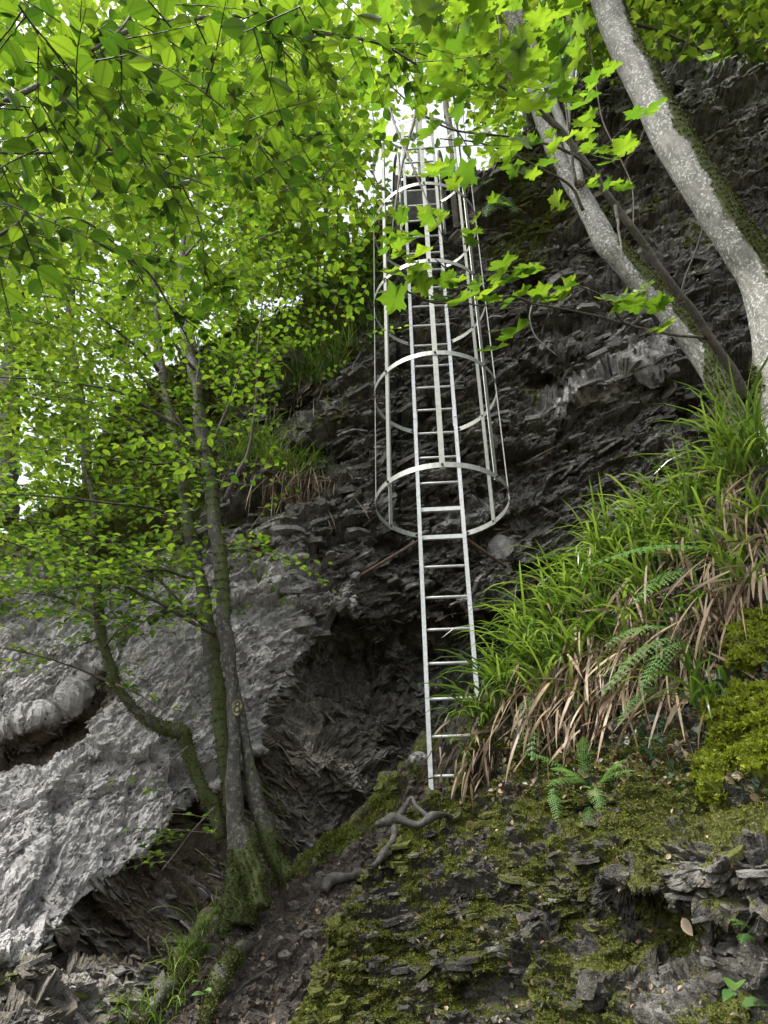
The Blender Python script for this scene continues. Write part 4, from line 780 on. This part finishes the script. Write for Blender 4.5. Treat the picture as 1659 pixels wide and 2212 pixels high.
def frond(mb, a, b, Ya, Yb, wpx, bow=.1, n=22):
    A, B = at(*a, Ya), at(*b, Yb); t = np.linspace(0, 1, n); Ln = np.linalg.norm(B - A); C = A + (B - A) * t[:, None] + np.array([0, 0, 1.]) * (bow * Ln * np.sin(np.pi * t))[:, None]
    mb.tube(C, np.linspace(.0022, .0006, n), 4); T = unit(np.gradient(C, axis=0)); S = unit(np.cross(T, np.array([0, -.45, 1.]) + .1 * RS.randn(3))); U = np.cross(S, T); w_ = wpx * depth(A) / F / 2
    for i in range(2, n):
        wl = w_ * (np.sin(np.pi * min(1, (t[i] * .9 + .12))) ** .7) * RS.uniform(.85, 1.1)
        for sg in (-1, 1):
            d = unit(S[i] * sg + T[i] * .45 + U[i] * RS.uniform(-.3, .05)); hw = Ln / n * .62; x_ = T[i]
            k = 5; q = np.linspace(0, 1, k); E = C[i] + d * (q * wl)[:, None] - U[i] * (.25 * wl * q ** 2)[:, None]
            V = [E[0]]; Fc = []
            for j in range(k - 1):
                ww = hw * (1 - q[j]) ** .6; m_ = (E[j] + E[j + 1]) / 2; V += [m_ + x_ * ww + d * wl * .07, m_ - x_ * ww + d * wl * .07, E[j + 1]]
                o = 3 * j; Fc += [(o, o + 1, o + 3), (o, o + 3, o + 2)]
            mb.add(V, np.array(Fc))
FERNS = [('pale green fern frond arching left across the upper rush clumps', 'fern', [((1560, 1190), (1268, 1225), 4.0, 4.0, 60)]), ('pale fern frond reaching left in front of the hanging brown leaves', 'fern', [((1520, 1225), (1360, 1310), 3.9, 3.8, 54), ((1500, 1240), (1400, 1260), 3.9, 3.8, 40)]),
         ('broad fern with several pale fronds drooping over the brown leaf curtain', 'fern', [((1480, 1370), (1295, 1510), 3.9, 3.65, 48), ((1470, 1360), (1300, 1400), 3.9, 3.7, 50), ((1440, 1480), (1330, 1570), 3.8, 3.65, 38), ((1490, 1380), (1380, 1500), 3.8, 3.6, 60)]),
         ('mid green fern hanging straight down under the rush clumps', 'fern', [((1160, 1490), (1150, 1650), 4.2, 4.0, 62), ((1150, 1500), (1120, 1620), 4.2, 4.1, 50)]), ('green fern with toothed fronds at the foot of the brown leaf curtain', 'fern', [((1260, 1690), (1130, 1625), 3.7, 3.7, 62), ((1262, 1690), (1180, 1700), 3.7, 3.6, 48), ((1262, 1688), (1260, 1590), 3.7, 3.7, 44), ((1265, 1695), (1190, 1660), 3.7, 3.55, 50)]),
         ('dark fern with spreading fronds right of the toothed one', 'fern', [((1290, 1700), (1350, 1640), 3.7, 3.6, 50), ((1290, 1700), (1375, 1665), 3.7, 3.5, 46), ((1285, 1700), (1300, 1760), 3.7, 3.6, 40)]), ('small drooping fern on the moss below the toothed one', 'fern', [((1195, 1700), (1210, 1790), 3.8, 3.7, 34), ((1275, 1740), (1270, 1830), 3.6, 3.5, 34)]),
         ('small dark fern in the shade under the rock block at right', 'fern', [((1630, 2030), (1580, 1985), 2.5, 2.45, 40), ((1632, 2032), (1600, 2040), 2.5, 2.4, 36)]), ('small fern growing at the cliff top right of the cage', 'fern', [((1075, 420), (1050, 470), 6, 5.9, 46), ((1080, 420), (1120, 460), 6, 5.9, 46), ((1070, 390), (1040, 400), 6, 5.9, 40)])]
for lab, cat, fr in FERNS:
    a0_ = fr[0]; t = thing('fern', at(*a0_[0], a0_[2]), lab, cat, None)
    for a, b, Ya, Yb, wp in fr:
        pa, _ = (bank if a[1] > 900 else cliff).pick(*a); ya = pa[1] - .04; mb = MB(); frond(mb, a, b, ya, ya + (Yb - Ya) - .12, wp); o = mb.build('frond', M['fern'], t); aa = o.data.attributes.new('rnd', 'FLOAT', 'POINT'); aa.data.foreach_set('value', np.full(len(o.data.vertices), RS.uniform(.2, .9), np.float32))
def ivy(lab, rect, n, sh=bank, size=.055, mat='ivy', name='ivy_plant'):
    x0, x1, y0, y1 = rect; p0, _ = sh.pick((x0 + x1) / 2, y0); t = thing(name, p0, lab, 'ivy'); L = Leaves(); mb = MB(); last = None
    for k in range(n):
        p, nn_ = sh.pick(RS.uniform(x0, x1), RS.uniform(y0, y1)); p = p + np.array([0, -.05, 0]) + RS.randn(3) * .02; a = RS.randn() * .7
        L.add(p, [math.sin(a), -.3, -math.cos(a)], [.3 * RS.randn(), -1, .5 + .4 * RS.randn()], size * RS.uniform(.6, 1.2))
        if last is not None and np.linalg.norm(last - p) < .5: mb.tube(catmull([last, (last + p) / 2 + [0, -.02, -.02], p], 4), .0015, 4)
        last = p
    if mb.n: mb.build('stems', M['twig'], t)['kind'] = 'stuff'
    o = L.build('foliage', M[mat], 'ivy', t); o['kind'] = 'stuff'
ivy('dark ivy between the rush clumps near the right edge', (1470, 1600, 1060, 1260), 80); ivy('dark ivy trailing beside the hanging brown leaves below the ferns', (1360, 1600, 1460, 1690), 110)
ivy('pale ivy leaves high on the rock beside the thick leaning trunk', (1560, 1659, 540, 760), 30, cliff, .06)
ivy('dull ivy on the bank in the middle of the fern fronds', (1380, 1500, 1330, 1460), 30)

def cushion(x, y, rx, ry, lab, n, h=.07):
    """a thick irregular moss mat that follows the rock under it"""
    U = np.pad(bank.U, ((0, 0), (0, bank.P.shape[1] - bank.U.shape[1])), mode='edge'); V = np.pad(bank.V, ((0, 0), (0, bank.P.shape[1] - bank.V.shape[1])), mode='edge')
    k = (abs(U - x) < rx * 1.7) & (abs(V - y) < ry * 1.7); ii, jj = np.where(k); i0, i1, j0, j1 = ii.min(), ii.max(), jj.min(), min(jj.max(), bank.nt - 1)
    P, N, u, v = bank.P[i0:i1, j0:j1], bank.N[i0:i1, j0:j1].copy(), U[i0:i1, j0:j1], V[i0:i1, j0:j1]
    for _ in range(12): N[1:-1] = (N[:-2] + N[1:-1] + N[2:]) / 3; N[:, 1:-1] = (N[:, :-2] + N[:, 1:-1] + N[:, 2:]) / 3
    N = unit(N); f = 1 - ((u - x) / rx) ** 2 - ((v - y) / ry) ** 2 + .55 * vn(P * 9, 3) + .35 * vn(P * 24, 4); g_ = np.clip(f, 0, 1) ** .6
    S = P + N * (h * g_ + .018 * vn(P * 30, 5) * (f > 0) - .02 * (f <= 0))[..., None]; a, b = S.shape[:2]; i = np.arange(a - 1)[:, None] * b; j = np.arange(b - 1)[None]
    Q = np.stack([i + j, i + b + j, i + b + j + 1, i + j + 1], -1)[(f[:-1, :-1] > -.15)]; p, nn_ = bank.pick(x, y); t = thing('moss_cushion', p, lab, 'moss')
    mesh('mound', S.reshape(-1, 3), Q.reshape(-1, 4), M['moss_bright'], t, attrs=dict(rnd=.35 + .3 * vn(P * 40, 6).ravel())); m_ = f > .02
    o = moss_fur('shoots', S[m_], N[m_], n, M['moss_bright'], t, .024, 0, .1); o['kind'] = 'stuff'
cushion(1640, 1400, 60, 70, 'upper bright yellow-green moss cushion at the right edge', 7000); cushion(1630, 1590, 85, 90, 'large bright yellow-green moss cushion at the right edge above the rock block', 12000); cushion(1545, 1690, 36, 55, 'small moss cushion hanging left of the large one', 3500)

def fur_on(sh, name, n, thr, size, x0, x1, y0, y1):
    mk = (sh.mk['moss'] > thr) & (sh.mk['moss'] < 9); mk &= np.pad((sh.U > x0) & (sh.U < x1) & (sh.V > y0) & (sh.V < y1), ((0, 0), (0, mk.shape[1] - sh.U.shape[1])))
    V, N = sh.P[mk], sh.N[mk]; wgt = (sh.mk['moss'][mk] - thr).clip(0, .5) * depth(V) ** 2; wgt /= wgt.sum(); i = RS.choice(len(V), n, p=wgt)
    p = V[i] + RS.randn(n, 3) * .006; d = N[i] * .8 + .6 * RS.randn(n, 3) + np.array([0, -.2, .1]); L = Leaves(); L.add(p, d, RS.randn(n, 3), size * (.4 + RS.rand(n))); o = L.build(name, M['moss'], 'far', None); o['kind'] = 'stuff'; return o
fur_on(bank, 'moss', 170000, .30, .0100, 560, 1700, 1200, 2300)
fur_on(cliff, 'moss', 30000, .50, .03, -40, 900, 480, 1300)
fur_on(gully, 'moss', 14000, .38, .011, 150, 950, 1600, 2300)
# low leafy cover on the shaded brow behind the trees
L = Leaves(); n = 0
for _ in range(2600):
    x, y = RS.uniform(-40, 860), RS.uniform(560, 1260)
    if vn(np.array([x / 50, y / 50, 3.]), 4) < -.05 or y < np.interp(x, [0, 250, 450, 640, 860], [1150, 920, 745, 640, 480]): continue
    if y > np.interp(x, [0, 480, 620, 860], [1250, 1150, 900, 700]): continue
    p, nn_ = cliff.pick(x, y); L.add(p + nn_ * RS.uniform(.02, .12), nn_ * .3 + RS.randn(3) * .6 + [0, -.3, -.2], nn_ + [0, 0, 1.] + .5 * RS.randn(3), RS.uniform(.04, .08))
o = L.build('undergrowth', M['ivy'], 'far', None); o['kind'] = 'stuff'

L = Leaves()
for _ in range(2300):
    x = RS.uniform(380, 850); lo = np.interp(x, [380, 450, 640, 760, 850], [800, 745, 640, 540, 490]); y = lo + abs(RS.randn()) * 110
    if vn(np.array([x / 40, y / 40, 9.]), 4) < -.15: continue
    p, nn_ = cliff.pick(x, y); L.add(p + nn_ * RS.uniform(.02, .25) + [0, 0, RS.uniform(0, .12)], RS.randn(3) + [0, -.3, -.3], [0, -.3, 1.] + .5 * RS.randn(3), RS.uniform(.04, .08))
o = L.build('undergrowth', M['leaf'], 'far', None); o['kind'] = 'stuff'
# ---------------------------------------------------------------- dead wood, roots, stones, fallen leaves
def wood(name, lab, cat, paths, mat='deadwood', sh=gully, off=.03, bark=.2, mossv=None, group=None):
    t = None; mb = MB()
    for pts, r in paths:
        Q = []
        for x, y, *z in pts: p, nn_ = sh.pick(x, y); Q.append((x, y, z[0] if z else p[1] - off))
        limb(mb, Q, r, 8, 14, bark * 1.8, .08, RS.randint(99))
    o = mb.build(name, M[mat]); tag(o, lab, cat, group); v = mossattr(o, mossv or (lambda v: 0 * v[:, 0]))
    if mossv is not None: k = mossv(v) > .4; f = moss_fur('moss', v[k], nrm(o)[k], 2500, M['moss_tree'], o, .011); f['kind'] = 'stuff'
    return o
wood('dead_branch', 'forked grey driftwood-like branch lying on the ledge at the ladder foot', 'branch', [([(812, 1782, 5.0), (835, 1776, 5.0), (862, 1770, 5.0), (905, 1780, 4.95), (935, 1764, 4.95), (965, 1764, 5.05), (1000, 1776, 5.2)], [8, 10, 12, 9, 9, 7, 4]), ([(856, 1772, 5.0), (872, 1748, 5.0), (888, 1722, 5.0), (900, 1745, 4.97), (925, 1768, 4.95)], [7, 6, 3, 5, 6]), ([(850, 1780, 5.0), (847, 1815, 4.9), (830, 1845, 4.8), (808, 1868, 4.65)], [9, 8, 8, 5])], sh=bank)
wood('tree_root', 'thick grey root lying across the top of the bare soil', 'root', [([(812, 1868), (780, 1890), (745, 1897), (712, 1905), (700, 1925)], [8, 11, 10, 12, 6])], off=.03)
wood('tree_root', 'mossy stub of root standing on the soil below the slender dark tree', 'root', [([(545, 2040), (520, 2052), (498, 2080), (472, 2125), (452, 2180), (448, 2215)], [8, 15, 17, 16, 13, 9])], 'bark_dark', off=.08, mossv=lambda v: .45 + .5 * fbm(v * 6, 3, 6))
wood('tree_root', 'long mossy root running down left from the foot of the slender dark tree', 'root', [([(470, 1985), (440, 2035), (405, 2085), (365, 2130), (335, 2170), (300, 2215)], [18, 16, 14, 13, 11, 8])], 'bark_dark', off=.05, mossv=lambda v: .6 + .5 * fbm(v * 6, 3, 8))
wood('tree_root', 'thin pale root exposed in the soil near the bottom edge', 'root', [([(440, 2205), (480, 2190), (540, 2188), (580, 2200)], [2, 3, 3, 1.5])], off=.005)
wood('tree_root', 'thin forked root in the soil above the pale one', 'root', [([(505, 2150), (530, 2125), (560, 2105), (600, 2085)], [1.5, 3.5, 3.5, 1.5])], off=.005)
wood('stick', 'thin stick lying on the soil below the thick grey root', 'stick', [([(640, 2000), (662, 1970), (690, 1925)], [1.5, 2, 1.2])], off=.02)
def stone(name, lab, cat, x, y, r, sh, group=None, mat='soil', tone=.6, flat=.6):
    p, nn_ = sh.pick(x, y); R = r * depth(p) / F; bm = __import__('bmesh').new(); __import__('bmesh').ops.create_icosphere(bm, subdivisions=3, radius=1); V = np.array([v.co[:] for v in bm.verts]); Fc = np.array([[v.index for v in f.verts] for f in bm.faces]); bm.free()
    k = RS.rand(3) * 50; D = facets(V + k, (.2, -.3, 1), .9, .6, .22, int(k[0] * 9)); V = V * (1 + D[:, None] + .08 * fbm(V * 2 + k, 3, 3)[:, None]) * [1, .8, flat]
    a = RS.uniform(0, 6); V[:, :2] = V[:, :2] @ np.array([[math.cos(a), math.sin(a)], [-math.sin(a), math.cos(a)]]); o = mesh(name, V * R + p + nn_ * R * .12, Fc, M[mat], None, False, dict(tone=np.full(len(V), tone), moss=np.full(len(V), -.1))); tag(o, lab, cat, group)
for x, y, r in ((612, 2062, 16), (580, 2075, 12), (655, 2030, 14), (668, 2015, 10), (700, 2000, 9), (600, 2045, 8), (628, 1950, 17), (640, 2100, 9), (520, 2130, 7), (560, 2160, 8), (690, 1950, 10), (725, 1960, 8), (740, 1930, 8), (610, 2150, 9), (500, 2205, 10), (470, 2195, 8), (590, 2110, 6), (545, 2095, 6), (660, 2070, 7), (700, 2050, 6)):
    stone('stone', 'small grey stone half buried in the bare soil of the gully', 'stone', x, y, r, gully, 'stones in the soil of the gully')
stone('rock', 'pale pointed rock lodged on the dark ledge beside the ladder', 'rock', 1075, 1180, 34, cliff, None, 'cliff', .9, 1.3); stone('rock', 'dark wedge of rock jutting from the mossy bank near the bottom', 'rock', 1275, 2150, 44, bank, None, 'bank', .25, .8)
stone('rock', 'small pale rock behind the lowest rungs', 'rock', 905, 1640, 22, gully, None, 'cliff', .6, .8)
for kf, (x, y, sh) in enumerate(((880, 1970, bank), (1020, 1770, bank), (1470, 1945, bank), (770, 2070, bank), (720, 2140, bank), (1240, 1640, bank), (1290, 1720, bank), (1000, 1730, bank), (600, 2165, gully))):
    p, nn_ = sh.pick(x, y); L = Leaves(); a = RS.uniform(0, 6); L.add(p + nn_ * .03, [math.sin(a), -.5, math.cos(a)], nn_ + .4 * RS.randn(3), .075); o = L.build('fallen_leaf', M['dead'], 'oval', None); tag(o, 'curled brown fallen leaf ' + ['on the upper left of the mossy rock face', 'on the moss just right of the ladder foot', 'under the jutting rock block at right', 'at the left edge of the mossy rock face', 'low on the left edge of the mossy rock', 'left of the toothed fern', 'below the toothed fern', 'closest to the ladder foot', 'on the bare soil at the bottom'][kf], 'leaf', 'fallen brown leaves on the bank')
for x, y, s_ in ((1600, 2200, .11), (1280, 1720, .05), (1380, 1680, .05), (1420, 1640, .05), (435, 2180, .07)):
    sh = bank if x > 600 else gully; p, nn_ = sh.pick(x, y); L = Leaves()
    for k in range(3): L.add(p + nn_ * .06 + RS.randn(3) * .02, [RS.randn(), -.4, .2 * RS.randn()], [0, -.5, 1], s_ * RS.uniform(.6, 1))
    t = thing('seedling', p, {1600: 'pale round-leaved seedling at the bottom right corner', 1280: 'little seedling under the spreading dark fern', 1380: 'little pale seedling right of the dark fern', 1420: 'heart-leaved seedling beside the trailing ivy', 435: 'seedling on the mossy root stub'}[x], 'seedling'); o = L.build('leaves', M['fern'], 'oval', t); o['kind'] = 'stuff'
    mb = MB(); mb.tube([p, p + nn_ * .06], .002, 4); mb.build('stem', M['twig'], t)

# ---- the number painted on a pale blaze of the front stem
tr_ = bpy.data.objects['hornbeam_tree']; c8 = at(511, 1527, 4.62); q0 = np.array([511, 1527.])
tv = np.array([v.co[:] for v in bpy.data.objects['trunk'].data.vertices]); pr = np.stack(proj(tv), -1); near_ = tv[(np.hypot(*(pr - q0).T) < 14)]
yy = near_[:, 1].min() - .006; c8 = at(511, 1527, yy)
a = np.linspace(0, 2 * np.pi, 20, endpoint=False); rr = 1 + .12 * np.sin(3 * a) + .1 * np.sin(5 * a + 1)
X = np.cos(a) * .030 * rr; Z = np.sin(a) * .052 * rr; curve = lambda x: yy + 6 * x * x
V = [(c8[0] + x, curve(x), c8[2] + z) for x, z in zip(X, Z)] + [(c8[0], yy - .001, c8[2])] + [(c8[0] + x, curve(x) + .02, c8[2] + z) for x, z in zip(X, Z)]
Fc = [np.array([(i, (i + 1) % 20, 20) for i in range(20)]), np.array([(i, (i + 1) % 20, 21 + (i + 1) % 20, 21 + i) for i in range(20)])]
M['blaze'] = metal('blaze_paint', (.34, .32, .16), .7, 0, .6); blz = mesh('painted_blaze', V, Fc, M['blaze'], tr_, True); blz['label'] = 'pale yellowish blaze with a dark painted 8'
n8 = MB()
for cz, r8 in ((.019, .0135), (-.015, .0175)):
    t = np.linspace(0, 2 * np.pi, 25); n8.tube(np.stack([c8[0] + .004 + r8 * np.cos(t), np.full(25, yy - .003), c8[2] + cz + r8 * 1.05 * np.sin(t)], -1), .0042, 6)
n8.build('numeral', M['bolt'], blz)

# ---- angular rock flakes broken along the bedding, and litter
def flakes(sh, name, n, smin, smax, bn, x0, x1, y0, y1, mat, thick=.16, keep=None, jit=.25, out=.35):
    nt_ = sh.U.shape[1]; k = (sh.U > x0) & (sh.U < x1) & (sh.V > y0) & (sh.V < y1)
    if keep is not None: k &= keep(sh.U, sh.V)
    P, N = sh.P[:, :nt_][k], sh.N[:, :nt_][k]; tone, moss, br = [sh.mk[q][:, :nt_][k] if q in sh.mk else np.zeros(k.sum()) for q in ('tone', 'moss', 'brown')]
    w_ = depth(P) ** 2; i = RS.choice(len(P), n, p=w_ / w_.sum()); p = P[i]; N = N[i]
    g = vn(p * 3.1, 7); sz = smin + (smax - smin) * RS.rand(n) ** 2.5; b = unit(np.array(bn, float) + jit * RS.randn(n, 3)); a_ = unit(np.cross(b, N + .01)); c = np.cross(a_, b)
    m = 7; th = (np.arange(m) / m * 2 * np.pi)[None] + RS.uniform(-.3, .3, (n, m)); r = RS.uniform(.55, 1.1, (n, m)) * sz[:, None]; asp = RS.uniform(.9, 1.9, n)
    ring = p[:, None] + a_[:, None] * (np.cos(th) * r * asp[:, None])[..., None] + c[:, None] * (np.sin(th) * r)[..., None] - N[:, None] * (sz * (1 - out) * .6)[:, None, None]
    h = (sz * thick * RS.uniform(.5, 1.6, n))[:, None, None]; top = ring + b[:, None] * h * (1 + .7 * RS.randn(n, m, 1) * .4); bot = ring - b[:, None] * h
    V = np.concatenate([top, bot], 1); q = np.arange(m); k2 = (q + 1) % m; side = np.stack([q, k2, m + k2, m + q], -1); tr = np.stack([np.zeros(m - 2, int), q[1:-1], q[2:]], -1)
    base_ = (np.arange(n) * 2 * m)[:, None, None]; Q = (side[None] + base_).reshape(-1, 4); T = np.concatenate([(tr[None] + base_), (tr[None][..., ::-1] + m + base_)], 1).reshape(-1, 3)
    f = lambda v: np.repeat(v, 2 * m); o = mesh(name, V.reshape(-1, 3), [Q, T], mat, None, False, dict(tone=f(tone[i] + .22 * RS.randn(n)), moss=f(moss[i] - .03 + .1 * RS.randn(n)), brown=f(br[i]))); o['kind'] = 'stuff'
notslab = lambda U, V: slabmask(U, V)[0] < .4
wall_ = lambda U, V: (slabmask(U, V)[0] < .4) & (undermask(U, V) < .5) & (V < np.interp(U, [0, 620, 940, 1100, 1659], [1300, 1300, 1600, 1560, 1050]))
flakes(cliff, 'rock_flakes', 4500, .03, .15, (-.36, -.35, .86), 330, 1700, 100, 1700, M['cliff'], .13, wall_, .25, .1)
flakes(cliff, 'rock_flakes', 16000, .010, .05, (-.36, -.4, .86), 330, 1700, 100, 1700, M['cliff'], .2, wall_, .3, .2)
flakes(cliff, 'rock_flakes', 3000, .015, .075, (.5, .05, .8), -30, 950, 1330, 2100, M['cliff'], .07, lambda U, V: ((edge(EDGE, U, V)[0] > 16) & (U < 950)) | (slabmask(U, V)[1] > .9), .3, .02)
flakes(cliff, 'rock_flakes', 500, .012, .06, (.03, -.1, 1), -30, 460, 2085, 2230, M['cliff'], .13, None, .35, .1)
flakes(cliff, 'rock_flakes', 5000, .008, .032, (-.5, -.55, .74), -30, 760, 1180, 2110, M['cliff'], .25, lambda U, V: slabmask(U, V)[0] > .5, .35, .08)
flakes(bank, 'rock_flakes', 4200, .007, .034, (-.14, -.25, 1), 600, 1700, 1650, 2250, M['bank'], .22, None, .4, .25)
flakes(bank, 'rock_flakes', 150, .04, .09, (-.14, -.2, 1), 600, 1700, 1750, 2250, M['bank'], .16, None, .15, .25)
flakes(gully, 'rock_flakes', 2600, .006, .035, (-.2, -.5, .9), 330, 960, 1650, 2250, M['soil'], .4, None, .6, .3)
def litter(sh, n, x0, x1, y0, y1, mat, size, thr=9):
    k = (sh.U > x0) & (sh.U < x1) & (sh.V > y0) & (sh.V < y1); nt_ = sh.U.shape[1]; P, N = sh.P[:, :nt_][k], sh.N[:, :nt_][k]; i = RS.randint(0, len(P), n)
    L = Leaves(); L.add(P[i] + N[i] * .008, RS.randn(n, 3), N[i] + .5 * RS.randn(n, 3), size * RS.uniform(.4, 1.2, n)); o = L.build('leaf_litter', M[mat], 'oval', None); o['kind'] = 'stuff'
litter(bank, 900, 600, 1700, 1600, 2250, 'dead', .03); litter(gully, 500, 330, 960, 1650, 2250, 'dead', .03); litter(bank, 3000, 1050, 1700, 1100, 1720, 'dead', .045); litter(bank, 1500, 1050, 1700, 1080, 1720, 'ivy', .05)
